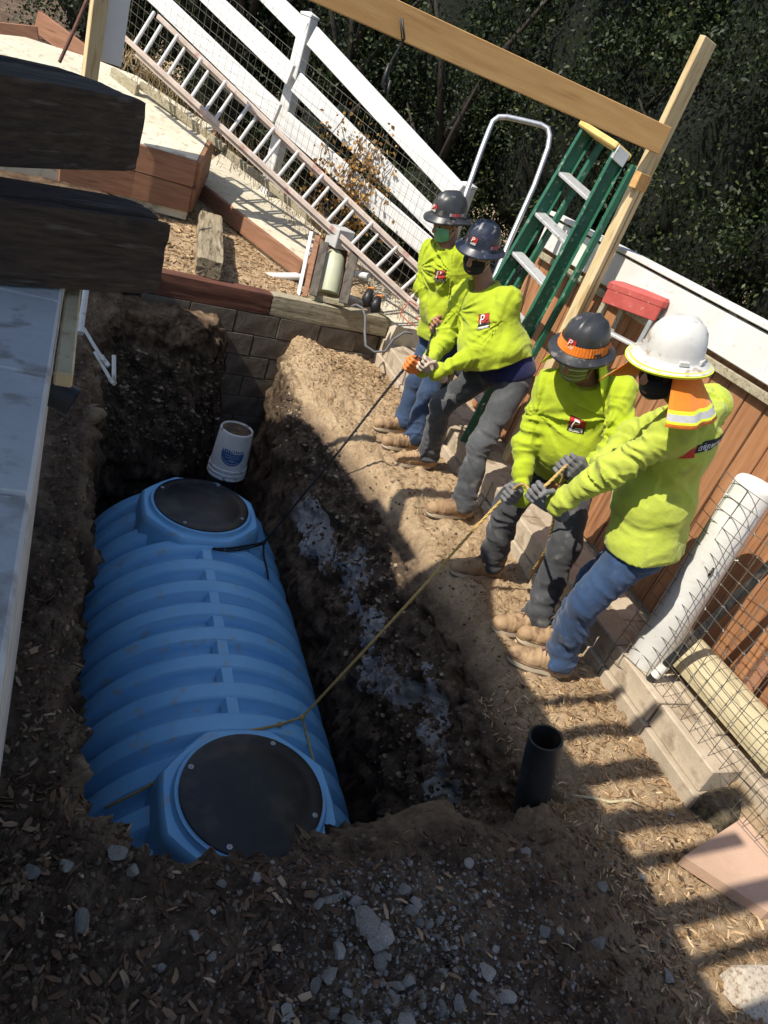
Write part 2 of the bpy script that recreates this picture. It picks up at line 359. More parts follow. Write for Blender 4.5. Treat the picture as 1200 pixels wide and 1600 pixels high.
# ------------------------------------------------------------------ roof that shades the near left half (out of frame, up-sun)
def lift(x, y, h): k = h/(-SUN.z); return (x - SUN.x*k, y - SUN.y*k, h)
SH = 3.4
shade_poly = [(2.19,-5),(2.19,2.55),(2.30,2.80),(2.42,3.0),(2.40,3.12),(2.15,3.18),(1.93,3.12),(1.70,3.0),(1.72,3.3),(1.80,3.7),(1.72,4.3),(1.62,4.8),(1.45,5.2),(1.2,5.6),(.95,6.1),(.72,6.45),(.45,6.62),(-1.7,6.62),(-1.7,-5)]  # deck edge shaped to cast the shade outline; bulge stands for a person's shadow
roof = thing('house_roof', 'roof overhang of the house beside the dig, outside the picture, edge shaped to cast the shade', 'roof', lift(-3, 0, SH))
mb = MB(); mb.prism([lift(x, y, SH) for x, y in shade_poly][::-1], .12); mb.build('roof_deck', M['brown_timber'], roof)
for k, (y, wd_, ln) in enumerate(((.40,.06,.80),(.60,.085,.95),(.80,.05,.7),(.97,.09,.9),(1.18,.06,.75),(1.36,.10,.95),(1.60,.11,.6),(1.83,.07,.8),(2.03,.05,.7))):
    p = lift(2.1, y, SH-.1); q = lift(2.15+ln, y+.05, SH-.1); mb = MB(); mb.beam(p, q, wd_, .04); mb.build('rafter_tail', M['brown_timber'], roof)
for a, b, wd_ in (((1.74,3.28),(1.97,3.66),.10), ((1.91,3.92),(1.97,3.27),.10), ((1.96,3.60),(2.14,3.86),.11), ((2.12,3.84),(2.36,3.95),.11), ((2.34,3.945),(2.70,3.95),.10)):  # added unseen strips, placed only to cast the T-shaped shadow
    mb = MB(); mb.beam(lift(*a, SH), lift(*b, SH), wd_, .04); mb.build('shadow_strip', M['brown_timber'], roof)

# ------------------------------------------------------------------ septic tank
TX, TR, TZ = 1.05, .795, -1.575
tank = thing('septic_tank', 'ribbed blue plastic septic tank lowered in the pit, two black lids on top', 'tank', (TX, 3.4, TZ-TR))
def tank_mesh():
    Y0, Y1 = 1.52, 5.20
    ys = []; y = Y0
    N = 300; V = []; F = []; n = 120
    for i in range(N+1):
        yy = Y0 + (Y1-Y0)*i/N; e = min(yy-Y0, Y1-yy)
        rr = TR - .078
        cap = .30
        if e < cap: rr = (TR-.078)*math.sqrt(max(0, 1-((cap-e)/cap)**2))*.92 + .08*(TR-.078)*(e/cap)
        ph = ((yy-2.62)/.2235) % 1.0; dd = min(ph, 1-ph)          # rib crest at 0
        rb = 1-sst(.25, .325, np.array(dd)); rb = float(rb)
        rib = rb*min(1, e/.2)
        for j in range(n):
            th = 2*math.pi*j/n; fl = 1.0
            r2 = rr + .078*rib
            V.append((TX + r2*math.sin(th), yy, TZ + r2*math.cos(th)))
    for i in range(N):
        for j in range(n): F.append((i*n+j, (i+1)*n+j, (i+1)*n+(j+1) % n, i*n+(j+1) % n))
    return npmesh('tank_body', V, F)
body = obj('body', tank_mesh(), M['tankblue'], tank, True)
for k in range(7):      # moulded webs along the crown between the ribs
    yy = 2.62 + .2235*(k+.5); mb = MB(); top = TZ+TR-.004
    mb.add([(TX-.052,yy-.08,top-.05),(TX+.052,yy-.08,top-.05),(TX+.052,yy+.08,top-.05),(TX-.052,yy+.08,top-.05),(TX-.03,yy-.08,top-.002),(TX+.03,yy-.08,top-.002),(TX+.03,yy+.08,top-.002),(TX-.03,yy+.08,top-.002)],
           [(4,5,6,7),(0,1,5,4),(1,2,6,5),(2,3,7,6),(3,0,4,7)]); mb.build('crown_web', M['tankblue'], body)
for yc, nm in ((2.13, 'near'), (4.59, 'far')):
    pr = []
    def octo(r, z, k=.30):
        out = []
        for j in range(64):
            a = 2*math.pi*j/64; s8 = math.pi/4; am = ((a + s8/2) % s8) - s8/2
            ro = r*.965/math.cos(am); ro = ro*(1-k) + r*k; out.append((TX + ro*math.cos(a), yc + ro*math.sin(a), z))
        return out
    def circ(r, z): return [(TX + r*math.cos(2*math.pi*j/64), yc + r*math.sin(2*math.pi*j/64), z) for j in range(64)]
    rings = [octo(.47,-1.12), octo(.435,-.80), octo(.425,-.765), octo(.41,-.752), circ(.375,-.750), circ(.362,-.735), circ(.360,-.722), circ(.34,-.72)]
    V = [p for r in rings for p in r]; F = [(i*64+j, i*64+(j+1) % 64, (i+1)*64+(j+1) % 64, (i+1)*64+j) for i in range(len(rings)-1) for j in range(64)]
    F4 = F; me = npmesh('manhole_collar', V, F4); col_ = obj('manhole_collar', me, M['tankblue'], tank, 35)
    mb = MB(); mb.lathe([(.0005,-.700),(.10,-.7005),(.262,-.7035),(.27,-.7075),(.30,-.7065),(.334,-.706),(.342,-.710),(.343,-.730),(.33,-.731)], (TX, yc, 0), n=72)
    lid = mb.build('lid', M['lid'], tank, 30)
    lid['label'] = 'black round %s lid' % nm
    for q in range(4):
        a = math.radians(62 + 90*q); c = (TX + .313*math.cos(a), yc + .313*math.sin(a), -.706)
        b2 = MB(); b2.lathe([(.013,0),(.013,.002),(.008,.003),(.0075,.007),(.004,.0075),(.0005,.004)], c, n=12); b2.build('bolt', M['steel'], lid, 30)

# ------------------------------------------------------------------ block wall under the camera, its form board and ties
cw = thing('block_retaining_wall', 'grey concrete block wall edge in shade at the left side', 'wall', (-.12, 1, 0))
WT = 1.57
mb = MB(); mb.box(-.215, -.02, -1.2, 2.35, -.2, WT-.20, .004); mb.build('wall_core', M['concrete'], cw)
for k in range(9):
    y0 = -1.2 + .4*k + .165; b = MB(); b.box(-.22, -.016, y0, y0+.394, WT-.196, WT, .006); b.build('block', M['concrete'], cw)
fb = MB(); fb.beam((.008, 1.42, WT-.03), (.008, 2.45, WT-.03), .034, .03); o = fb.build('form_board', M['pale_lumber']); tag(o, 'pale wooden board fixed along the face of the block wall', 'board')
def wobble(me, amp, sc, seed=0):
    for v in me.vertices:
        p = v.co*sc + Vector((seed, seed*.7, 0)); v.co += Vector((mnoise.noise(p), mnoise.noise(p+Vector((9,0,0))), mnoise.noise(p+Vector((0,7,0)))))*amp
def rough_timber(name, p0, p1, wd, ht, m, label, seed, amp=.008, cat='timber', up=(0,0,1), group=None, segs=28, crack=None):
    p0, p1 = Vector(p0), Vector(p1); d = (p1-p0); L_ = d.length; a = d.normalized(); sd = a.cross(Vector(up)).normalized(); u = sd.cross(a)
    nn = 18; ring = []
    bev = .09
    pts2 = []
    for k in range(4):
        cx, cy = [(1,-1),(1,1),(-1,1),(-1,-1)][k]; nx2, ny2 = [(1,1),(-1,1),(-1,-1),(1,-1)][k]
        for q in range(nn):
            t = q/nn; pts2.append(((cx+(nx2-cx)*t)*wd/2, (cy+(ny2-cy)*t)*ht/2))
    V = []; F = []; n = len(pts2)
    for i in range(segs+1):
        e = min(i, segs-i); sh = 1 - (.05 if e == 0 else 0)
        for (x, y) in pts2:
            rr = max(abs(x)/(wd/2), 0)+max(abs(y)/(ht/2), 0); k = sh*(1 - .030*max(0, rr-1.6)/.4)
            q = Vector((x*k, i*L_/segs, y*k)); s0 = Vector((seed*3.1, 0, seed))
            g = mnoise.noise(Vector((x*14, i*L_/segs*1.6, y*14))+s0)*amp + mnoise.noise(Vector((x*45, i*L_/segs*2.2, y*45))+s0)*amp*.6
            if crack is not None and y > ht*.46 and abs(x-crack*wd+.006*math.sin(i*.9)) < wd*.055: g -= .016
            q += Vector((x, 0, y)).normalized()*g
            if e == 0: q.y += (mnoise.noise(Vector((x*30, seed, y*30)))*.006 + abs(mnoise.noise(Vector((x*9, seed+3, y*9))))*amp*2.5*(1 if i else -1)*-1)
            V.append(Vector((q.y, -q.x, q.z)))
    for i in range(segs):
        for j in range(n): F.append((i*n+j, i*n+(j+1) % n, (i+1)*n+(j+1) % n, (i+1)*n+j))
    b = MB(); b.add(V, F)
    for base, flip in ((0, 1), (segs*n, 0)):
        c = sum((Vector(V[base+j]) for j in range(n)), Vector())/n; k = len(b.v); b.v.append(tuple(c))
        for j in range(n):
            f = (base+j, base+(j+1) % n, k); b.f.append(f[::-1] if flip else f)
    o = b.build(name, m, None, 40); Mx = Matrix((a, -sd, u)).transposed().to_4x4(); o.matrix_world = Matrix.Translation(p0) @ Mx
    return tag(o, label, cat, group)
def face_timber(pA0, pA1, wd, ht, depth_dir, name, m, label, seed, **k):
    """timber whose front lower edge runs pA0->pA1"""
    pA0, pA1 = Vector(pA0), Vector(pA1); a = (pA1-pA0).normalized(); sd = Vector((-a.y, a.x, 0)).normalized()
    off = sd*wd/2 + Vector((0, 0, ht/2)); return rough_timber(name, pA0+off, pA1+off, wd, ht, m, label, seed, **k)
t2a = at(0, 446, z=WT+.004); t2b = at(248, 462, z=WT+.004); e2 = (t2b-t2a).normalized()
face_timber(t2a-e2*1.1, t2b, .19, .185, 0, 'railroad_tie', M['tie'], 'dark weathered railroad tie lying across the block wall, lower of the two', 1, amp=.004, crack=.30)
t1a = at(0, 261, z=1.785); t1b = at(216, 271, z=1.785); e1 = (t1b-t1a).normalized()
face_timber(t1a-e1*1.1, t1b, .25, .185, 0, 'railroad_tie', M['tie'], 'dark weathered railroad tie with a broken end, upper of the two at left', 2, amp=.005, crack=-.2)
# ------------------------------------------------------------------ back retaining wall (blocks) with timbers on top
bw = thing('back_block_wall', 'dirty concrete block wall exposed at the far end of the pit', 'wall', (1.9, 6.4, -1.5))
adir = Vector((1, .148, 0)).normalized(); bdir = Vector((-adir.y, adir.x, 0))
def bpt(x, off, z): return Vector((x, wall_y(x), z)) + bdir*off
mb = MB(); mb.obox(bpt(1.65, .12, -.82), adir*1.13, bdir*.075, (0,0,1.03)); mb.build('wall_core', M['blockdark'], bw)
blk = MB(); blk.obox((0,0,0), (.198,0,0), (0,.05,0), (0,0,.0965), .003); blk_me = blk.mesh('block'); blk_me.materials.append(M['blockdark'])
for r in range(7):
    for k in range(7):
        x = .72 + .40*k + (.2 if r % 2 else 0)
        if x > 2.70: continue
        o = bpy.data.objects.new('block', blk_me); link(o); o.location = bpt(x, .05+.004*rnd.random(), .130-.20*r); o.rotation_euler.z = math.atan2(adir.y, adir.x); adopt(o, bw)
def straight_timber(name, xa, xb, z0, z1, y_off, wd, m, label):
    return rough_timber(name, bpt(xa, y_off+wd/2, (z0+z1)/2), bpt(xb, y_off+wd/2, (z0+z1)/2), wd, z1-z0, m, label, xa, amp=.004, segs=16)
straight_timber('retaining_timber', .30, 1.60, .232, .42, .0, .14, M['brown_timber'], 'dark brown timber on top of the back block wall')
straight_timber('retaining_timber', 1.605, 2.80, .232, .42, .0, .14, M['grey_timber'], 'greenish weathered timber on the back wall below the valve box')
# short tie on the chip bank
rough_timber('short_tie', at(326, 420, z=.50), at(328, 345, z=.62), .215, .16, M['tie_dry'], 'short stub of old railroad tie lying on the wood chips', 5, amp=.008, segs=14)

# ------------------------------------------------------------------ stepped walk with concrete tops and stained boards
def slab_step(name, label, top, thick, side, nside):
    st = thing(name, label, 'step', top[0])
    n = len(top); lo = [p - Vector((0,0,thick)) for p in top]
    mb = MB(); ins = [p - Vector((0,0,.012)) for p in top]
    mb.add([p for p in top]+lo, [tuple(range(n))]+[(i, n+i, n+(i+1) % n, (i+1) % n) for i in range(n)]); mb.build('concrete_top', M['tread'], st)
    for (i, hs) in side:
        a, b = top[i], top[(i+1) % n]; d = (b-a).normalized(); out = Vector((d.y, -d.x, 0)).normalized(); z = 0
        for h in hs:
            bb = MB(); up = Vector((0,0,1)); A = a - up*(z+h/2+.004) + out*.022; B = b - up*(z+h/2+.004) + out*.022
            bb.beam(A, B, .04, h-.006, bev=.004); bb.build('side_board', M['redwood'], st); z += h
    return st
SLP = .25
s1 = [slope_at(100, 195, 1.10, 7.6, SLP), slope_at(217, 223, 1.10, 7.6, SLP), slope_at(308, 250, 1.10, 7.6, SLP), slope_at(334, 199, 1.10, 7.6, SLP), slope_at(215, 119, 1.10, 7.6, SLP), slope_at(152, 94, 1.10, 7.6, SLP), slope_at(40, 58, 1.10, 7.6, SLP), slope_at(-120, 40, 1.10, 7.6, SLP), slope_at(-60, 160, 1.10, 7.6, SLP)]
slab_step('upper_step', 'upper concrete topped step with two stained redwood boards in front', s1, .55, [(0, (.235,.235)), (1, (.235,.235)), (2, (.235,.235))], 0)
s2 = [slope_at(300, 272, .66, 7.0, .1), slope_at(312, 282, .66, 7.0, .1), slope_at(478, 408, .66, 7.0, .1), slope_at(503, 366, .66, 7.0, .1), slope_at(355, 232, .66, 7.0, .1)]
slab_step('lower_step', 'lower concrete topped step slanting down beside the aluminium ladder', s2, .34, [(1, (.17,)), (2, (.16,))], 0)
# boards and timber of the upper walk edge
for a, b, h, m, nm, lb in ((at(0, 35, d=7.6), at(62, 42, d=7.7), .2, 'redwood', 'edge_board', 'short red stained board end at the top left corner'),
                 (at(60, 15, d=8.0), at(140, 75, d=7.9), .22, 'redwood', 'edge_board', 'red stained edge board behind the upper walk'),
                 (at(176, 105, d=7.3), at(216, 132, d=7.2), .16, 'grey_timber', 'edge_timber', 'pale weathered timber edging below the white post'),
                 (at(220, 126, d=7.25), at(352, 226, d=7.2), .07, 'grey_timber', 'edge_timber', 'long weathered timber edging between ladder and upper step'),
                 (at(352, 230, d=7.25), at(492, 338, d=7.1), .07, 'grey_timber', 'edge_timber', 'weathered timber edging between ladder and lower step')):
    mb = MB(); mb.beam(a-Vector((0,0,h/2)), b-Vector((0,0,h/2)), .05, h); tag(mb.build(nm, M[m]), lb, 'edging')

# ------------------------------------------------------------------ right block wall
rw = thing('low_block_wall', 'low pale concrete block wall behind the crew', 'wall', (2.85, 4, 0))
def blockrow(x0, dep, z0, z1, yb, ye, off, m):
    h = z1-z0; b = MB(); b.obox((0,0,0), (dep/2,0,0), (0,.197,0), (0,0,h/2), .007); me = b.mesh('block'); me.materials.append(m); y = yb+off
    while y < ye:
        o = bpy.data.objects.new('block', me); link(o); o.location = (x0+dep/2+rnd.uniform(-.006,.006), y+.2, (z0+z1)/2+rnd.uniform(-.003,.003)); o.rotation_euler.z = rnd.uniform(-.012,.012); adopt(o, rw); y += .402
blockrow(2.765, .20, -.13, .075, 1.43, 6.9, 0, M['blockface'])
blockrow(2.79, .20, .078, .215, 1.45, 6.3, .0, M['blockface'])
blockrow(2.99, .20, .06, .212, 1.46, 6.9, -.2, M['blockface'])
# path slab beside the valve box, right of the timbers
mb = MB(); mb.prism([(2.82,6.36,.20),(3.35,6.5,.20),(3.2,8.2,.26),(2.35,8.6,.30),(2.25,6.9,.24),(2.80,6.75,.20)], .20); tag(mb.build('concrete_pad', M['tread']), 'pale concrete pad beside the valve box and ladder foot', 'slab')

# ------------------------------------------------------------------ white ranch rail fence with wire mesh
fence = thing('white_rail_fence', 'white ranch rail fence with wire mesh running down the slope', 'fence', (1.8, 8.6, .9))
def post_top(px, py, d): return at(px, py, d=d)
P1 = at(168, 96, d=6.3); P1t = Vector((P1.x, P1.y, 3.2))
P2t = at(484, 27, d=7.35); P3t = at(731, 292, d=7.0)
P0t = P2t + (P2t-P3t)*1.05 + Vector((-.5, .7, .02))
def vpost(top, zb, wdt, parent, m='white', cap=True, rot=.0):
    mb = MB(); c, s = math.cos(rot), math.sin(rot); ax = Vector((c, s, 0))*wdt/2; ay = Vector((-s, c, 0))*wdt/2
    mb.obox((top.x, top.y, (top.z+zb)/2), ax, ay, (0,0,(top.z-zb)/2), .006); o = mb.build('post', M[m], parent)
    if cap:
        b = MB(); v = [Vector((top.x, top.y, top.z+.001)) + ax*i*1.08 + ay*j*1.08 for i, j in ((-1,-1),(1,-1),(1,1),(-1,1))]
        b.add(v + [p+Vector((0,0,.02)) for p in v] + [Vector((top.x, top.y, top.z+.05))], [(0,3,2,1),(0,1,5,4),(1,2,6,5),(2,3,7,6),(3,0,4,7),(4,5,8),(5,6,8),(6,7,8),(7,4,8)]); b.build('post_cap', M[m], o)
    return o
frot = math.atan2(P3t.y-P2t.y, P3t.x-P2t.x)
vpost(P2t, .6, .13, fence, rot=frot); vpost(P3t, .2, .13, fence, rot=frot)
def rail(a, b, h=.145, wdt=.038):
    mb = MB(); mb.beam(a, b, wdt, h, bev=.005); mb.build('rail', M['white'], fence)
for (l2, r2) in (((488,56),(716,303)), ((463,128),(694,362)), ((444,189),(686,403))):
    rail(at(*l2, d=7.33), at(*r2, d=6.98), .19)
for (l0, r0) in (((395,-30),(478,52)), ((290,-40),(455,118)), ((210,-38),(434,178))):
    rail(at(*l0, d=8.3), at(*r0, d=7.36), .19)
# mesh stapled behind the rails
mb = MB(); A = at(215,-60, d=8.6); B2 = at(470,60, d=7.45); C3 = at(735,330, d=7.08)
def wgrid(mb, a0, a1, h0, h1, nu, nv, r):
    for i in range(nu+1):
        p = a0.lerp(a1, i/nu); mb.tube([p, p+Vector((0,0,h0+(h1-h0)*i/nu))], r, 3, False)
    for j in range(nv+1):
        mb.tube([a0+Vector((0,0,h0*j/nv)), a1+Vector((0,0,h1*j/nv))], r, 3, False)
ga = at(150, 60, d=7.9); gb = at(425, 290, d=7.45); gc = at(662, 488, d=7.1)
wgrid(mb, ga, gb, 1.25, 1.15, 30, 13, .0014); wgrid(mb, gb, gc, 1.15, 1.1, 28, 13, .0014)
mb.build('wire_mesh', M['wire_dark'], fence)
# post at the walk
np_ = thing('gate_post', 'white board and raw wood post at the top left of the walk', 'post', P1)
mb = MB(); c = at(170, 98, d=6.1); mb.beam(c, c+Vector((0,0,1.4)), .17, .11, up=(.3,-.95,0)); mb.build('white_board', M['white'], np_)
c = at(141, 112, d=6.0); mb = MB(); mb.beam(c-Vector((0,0,.3)), c+Vector((0,0,1.4)), .11, .09, up=(.3,-.95,0)); mb.build('wood_post', M['pale_lumber'], np_)
mb = MB(); mb.tube([at(93, 97, d=5.2), at(112, 55, d=5.2), at(140, -10, d=5.3)], .012, 8); tag(mb.build('dark_rod', M['brown_timber']), 'thin dark rod leaning by the wood post at top left', 'rod')

# ------------------------------------------------------------------ extension ladder on its side
lad = thing('extension_ladder', 'aluminium extension ladder lying on edge along the white fence', 'ladder', at(640, 470, d=6.5))
La, Lb = at(182, 47, d=6.75), at(655, 482, d=6.55); Ua, Ub = at(214, -6, d=6.95), at(690, 452, d=6.72)
def lrail(a, b, nm='rail'):
    mb = MB(); mb.beam(a, b, .026, .042, bev=.004); mb.build(nm, M['rail_old'], lad)
n_ = (Ua-La).cross(Lb-La).normalized()
lrail(La, Lb); lrail(Ua.lerp(Ub, .07), Ub)
o2 = n_*(.055 if n_.y > 0 else -.055); dl = (Lb-La).normalized()
lrail(La+o2+dl*.25, Lb+o2+dl*.05); lrail(Ua+o2+dl*.55, Ub+o2+dl*.05)
Ln = (Lb-La).length; k = 0; s = .22
while s < Ln-.1:
    a = La.lerp(Lb, s/Ln); b = Ua.lerp(Ub, s/Ln); mb = MB(); mb.tube([a, b], .0165, 10); mb.build('rung', M['rung'], lad, 40)
    mb = MB(); mb.tube([a+o2+dl*.10, b+o2+dl*.10], .0165, 10); mb.build('rung', M['rung'], lad, 40); s += .305
# rope pulley end
mb = MB(); mb.tube([at(652,478,d=6.5), at(640,470,d=6.48), at(625,490,d=6.47), at(640,505,d=6.45), at(662,512,d=6.43), at(650,495,d=6.45)], .006, 6); tag(mb.build('orange_cord', mat('orange_cord', (.45,.10,.05))), 'bit of orange cord on the foot of the aluminium ladder', 'cord')

# ------------------------------------------------------------------ right fence: vertical boards, white top board
rf = thing('board_fence', 'brown vertical board fence with a wide white top board behind the crew', 'fence', (3.36, 4, .1))
FX = 3.36
y = 1.0; k = 0
while y < 5.3:
    wd = .138; mb = MB(); zt = 1.60; zb_ = .14 + .02*rnd.random(); lean = rnd.uniform(-.004,.004)
    mb.obox((FX+rnd.uniform(-.004,.004), y+wd/2, (zt+zb_)/2), (.011,0,0), (0,wd/2-.003,lean), (0,lean,(zt-zb_)/2), .002)
    mb.build('board', M['redwood2'] if 'redwood2' in M else M['redwood'], rf); y += wd+.004+rnd.random()*.003; k += 1
for zc in (.35, 1.35):
    mb = MB(); mb.beam((FX+.045, .9, zc), (FX+.045, 5.3, zc), .06, .09); mb.build('back_rail', M['redwood'], rf)
mb = MB(); mb.beam((FX-.055, .9, 1.70), (FX-.055, 5.36, 1.70), .045, .215, bev=.006); tb = mb.build('top_board', M['whitewood'], rf); tb['label'] = 'weathered white painted top board'
mb = MB(); mb.beam((FX-.02, .9, 1.838), (FX-.02, 5.37, 1.838), .15, .03, bev=.004); mb.build('cap_board', M['whitewood'], rf)
mb = MB(); mb.beam((FX-.045, .9, 1.535), (FX-.045, 5.34, 1.535), .035, .05, bev=.004); mb.build('rail', M['grey_timber'], rf)
# ------------------------------------------------------------------ objects by the right fence
# white round post
wp = MB(); pb, pt = at(1000, 1032, z=.215), None
pb = Vector((2.90, 2.13, .215)); pt = Vector((2.895, 2.17, 1.30)); ax = (pt-pb).normalized()
prof = [(.0005,0),(.094,0),(.096,.01),(.095,.5),(.093,1.055),(.089,1.072),(.08,1.082),(.0005,1.088)]
s_ = ax.orthogonal().normalized(); t_ = ax.cross(s_)
wp.lathe(prof, pb, s_, t_, ax, 40); wpo = wp.build('white_post', M['whitewood'], None, 40); tag(wpo, 'thick round white painted post behind wire mesh at right', 'post')
wobble(wpo.data, .0035, 9, 3)
hl = MB(); hp = at(1110, 892, Y=2.08); hl.lathe([(.0005,0),(.026,0),(.026,.006),(.02,.012),(.0005,.004)], hp, (0,.0,1), (.8,.6,0), (.6,-.8,0), 18); o = hl.build('hole', M['black'], wpo, 30)
# wire mesh panel in front
wm = thing('wire_mesh_panel', 'square wire mesh hanging in front of the white post and log', 'wire mesh', (2.8, 1.5, .2))
mb = MB(); a0 = Vector((2.785, 2.235, .16)); a1 = Vector((2.93, .62, .10)); topo = Vector((.03, .03, 1.12))
NU, NV = 23, 16
def wmp(i, j):
    u = i/NU; v = j/NV; p = a0.lerp(a1, u) + topo*v
    bulge = -.03*math.exp(-((u-.02)/.05)**2)
    return p + Vector((bulge + .010*mnoise.noise(Vector((u*6, v*5, 1))) + .02*math.sin(u*9+v*3), .012*mnoise.noise(Vector((u*7, v*6, 4))), .012*mnoise.noise(Vector((u*7, v*6, 8)))))
for i in range(NU+1): mb.tube([wmp(i, j) for j in range(NV+1)], .0018, 4, False)
for j in range(NV+1): mb.tube([wmp(i, j) for i in range(NU+1)], .0018, 4, False)
mb.build('wires', M['wire_dark'], wm)
knots = MB()
for i in range(1, NU):
    for j in range(1, NV):
        if (i*7+j*3) % 2 == 0:
            p = wmp(i, j); q = Vector((rnd.uniform(-1,1), rnd.uniform(-1,1), rnd.uniform(-1,1))).normalized()*.008; knots.tube([p-q, p+q], .0034, 5)
ko = knots.build('knots', M['wire'], wm); ko['kind'] = 'stuff'
# black pole
mb = MB(); b0 = at(1006, 1072, X=2.83); b1 = at(1290, 800, X=3.02); mb.tube([b0, b0.lerp(b1, .3), b0.lerp(b1, .6), b1], .022, 14); o = mb.build('black_pole', M['abs'], None, 40); tag(o, 'long black pole leaning behind the wire mesh at right', 'pole')
mb = MB(); q0 = b0.lerp(b1, .07); q1 = b0.lerp(b1, .14); mb.tube([q0, q1], .0245, 14); mb.build('tape_band', M['pvc'], o, 40)
# landscape log, half round
lg = MB(); l0 = Vector((3.10, 2.26, .21)); l1 = Vector((3.14, 1.40, .205)); dl_ = (l1-l0); N_ = 18; V = []; F = []
for i in range(2):
    c = l0.lerp(l1, i); sd = Vector((dl_.y, -dl_.x, 0)).normalized()
    for j in range(N_):
        a = -.25 + (math.pi+.5)*j/(N_-1); V.append(c + sd*(.12*math.cos(a)) + Vector((0,0,.09+.115*math.sin(a))))
for j in range(N_): F.append((j, (j+1) % N_, N_+(j+1) % N_, N_+j))
F.append(tuple(range(N_))); F.append(tuple(range(N_, 2*N_))[::-1]); lg.add(V, F)
M['log'] = mat('pale_log', (.40,.34,.21), (.50,.44,.29), 3, .85, .003, 16, stretch=(9,1.2,9), c3=(.34,.29,.17), s3=6, f3=.3)
lgo = lg.build('landscape_log', M['log'], None, 40); tag(lgo, 'pale half round log lying on the block wall behind the mesh', 'log')
M['endgrain'] = mat('dark_end_grain', (.03,.025,.018), (.16,.13,.08), 30, .95, .01, 30, stretch=(1,1,1))
eg = MB(); c = l1 + dl_.normalized()*.004; eg.add([c + (v-l1)*.985 for v in V[N_:]], [tuple(range(N_))]); eg.build('end_grain', M['endgrain'], lgo)
# bits of broken rail behind it
for a, b, wd_, ht_, lb in ((at(1150,1100,X=3.22), at(1215,1010,X=3.26), .05, .09, 'dark stained rail end leaning behind the wire mesh'),
                 (at(955,945,X=3.12), at(1010,1000,X=3.14), .10, .06, 'offcut of brown board on the wall beside the white post')):
    mb = MB(); mb.beam(a, b, wd_, ht_); tag(mb.build('wood_offcut', M['redwood']), lb, 'board')
# tan flagstone and dark pipe end at the lower right
M['tan'] = mat('tan_flagstone', (.40,.26,.18), (.50,.34,.25), 3, .85, .002, 60)
mb = MB(); pl = [at(1068,1338,z=.07), at(1200,1425,z=.075), at(1330,1440,z=.09), at(1300,1250,z=.10), at(1172,1270,z=.09), at(1138,1292,z=.085)]; mb.prism([p-Vector((0,0,.05)) for p in pl][::-1], .05); tag(mb.build('flagstone', M['tan']), 'smooth tan flagstone at the right edge past the block wall', 'flagstone')
mb = MB(); c0 = at(1110, 1262, z=.05); mb.tube([c0+Vector((-.03,-.02,-.02)), c0+Vector((.3,.05,0))], .085, 20); tag(mb.build('half_buried_log', M['endgrain'], None, 40), 'dark round log end half buried at the end of the block wall', 'log')

# standing black pipe in the hollow
mb = MB(); p0 = at(818, 1300, z=-.30); p1 = at(853, 1152, z=.27); ax = (p1-p0).normalized(); s_ = ax.orthogonal().normalized(); t_ = ax.cross(s_); Lp = (p1-p0).length
mb.lathe([(.071,-.25),(.071,Lp),(.062,Lp),(.0615,.05),(.0005,.05)], p0, s_, t_, ax, 32); tag(mb.build('standing_pipe', M['abs'], None, 40), 'black plastic pipe standing open in the dirt by the near bank', 'pipe')
# pipe stubs at the left
mb = MB(); c = Vector((-.01, 2.50, 1.02)); ax = Vector((.9,-.25,-.30)).normalized(); s_ = ax.orthogonal().normalized(); t_ = ax.cross(s_)
c = at(84, 612, d=2.0); mb.lathe([(.043,-.06),(.043,.055),(.038,.055),(.037,-.05),(.0005,-.05)], c, s_, t_, ax, 28); tag(mb.build('pipe_stub', M['abs'], None, 40), 'short black drain pipe stub sticking out of the block wall', 'pipe')
mb = MB(); mb.tube([at(95, 568, d=3.4), at(111, 581, d=3.35)], .012, 10); tag(mb.build('thin_pipe_stub', M['abs'], None, 40), 'thin black pipe end above the drain pipe stub', 'pipe')
mb = MB(); a = at(136, 440, d=4.3); b = at(126, 514, d=4.15); mb.tube([a, b], .0175, 14); mb.tube([b, b+(b-a).normalized()*.03], .02, 14); tag(mb.build('pvc_riser', M['pvc'], None, 40), 'white PVC pipe standing in the dark corner under the tie', 'pipe')
pv = thing('pvc_fitting', 'broken white PVC pipes with an elbow in the dirt wall', 'pipe', at(175, 590, d=4.6))
for pts, r in ((((131,513),(150,545),(160,560)), .011), (((158,556),(170,572)), .015), (((148,550),(172,592)), .011), (((178,555),(178,597)), .013), (((171,592),(180,600)), .015)):
    mb = MB(); mb.tube([at(x, y_, d=4.55) for x, y_ in pts], r, 12); mb.build('pipe_piece', M['pvc'], pv, 40)

# ------------------------------------------------------------------ upturned bucket on a dark pipe
M['bucket'] = mat('white_bucket', (.56,.56,.54), (.66,.66,.64), 7, .5, 0, c3=(.16,.13,.10), s3=16, f3=.12)
M['blueprint'] = mat('blue_print', (.02,.085,.24), (.03,.11,.28), 8, .5)
bc = Vector((1.31, 5.19, -.765)); bax = Vector((.02, -.02, 1)).normalized()
bk = thing('bucket', 'dirty white bucket upside down on a pipe at the end of the tank', 'bucket', bc)
mb = MB(); mb.lathe([(.150,0),(.154,.004),(.154,.018),(.150,.022),(.150,.034),(.155,.038),(.155,.052),(.149,.056),(.149,.072),(.153,.076),(.153,.092),(.146,.096),(.130,.40),(.126,.406),(.119,.406),(.117,.392),(.0005,.392)], bc, n=48); mb.build('body', M['bucket'], bk, 30)
mb = MB(); mb.lathe([(.116,.394),(.06,.398),(.0005,.396)], bc, n=24); mb.build('dirt', ground.data.materials[0], bk, True)
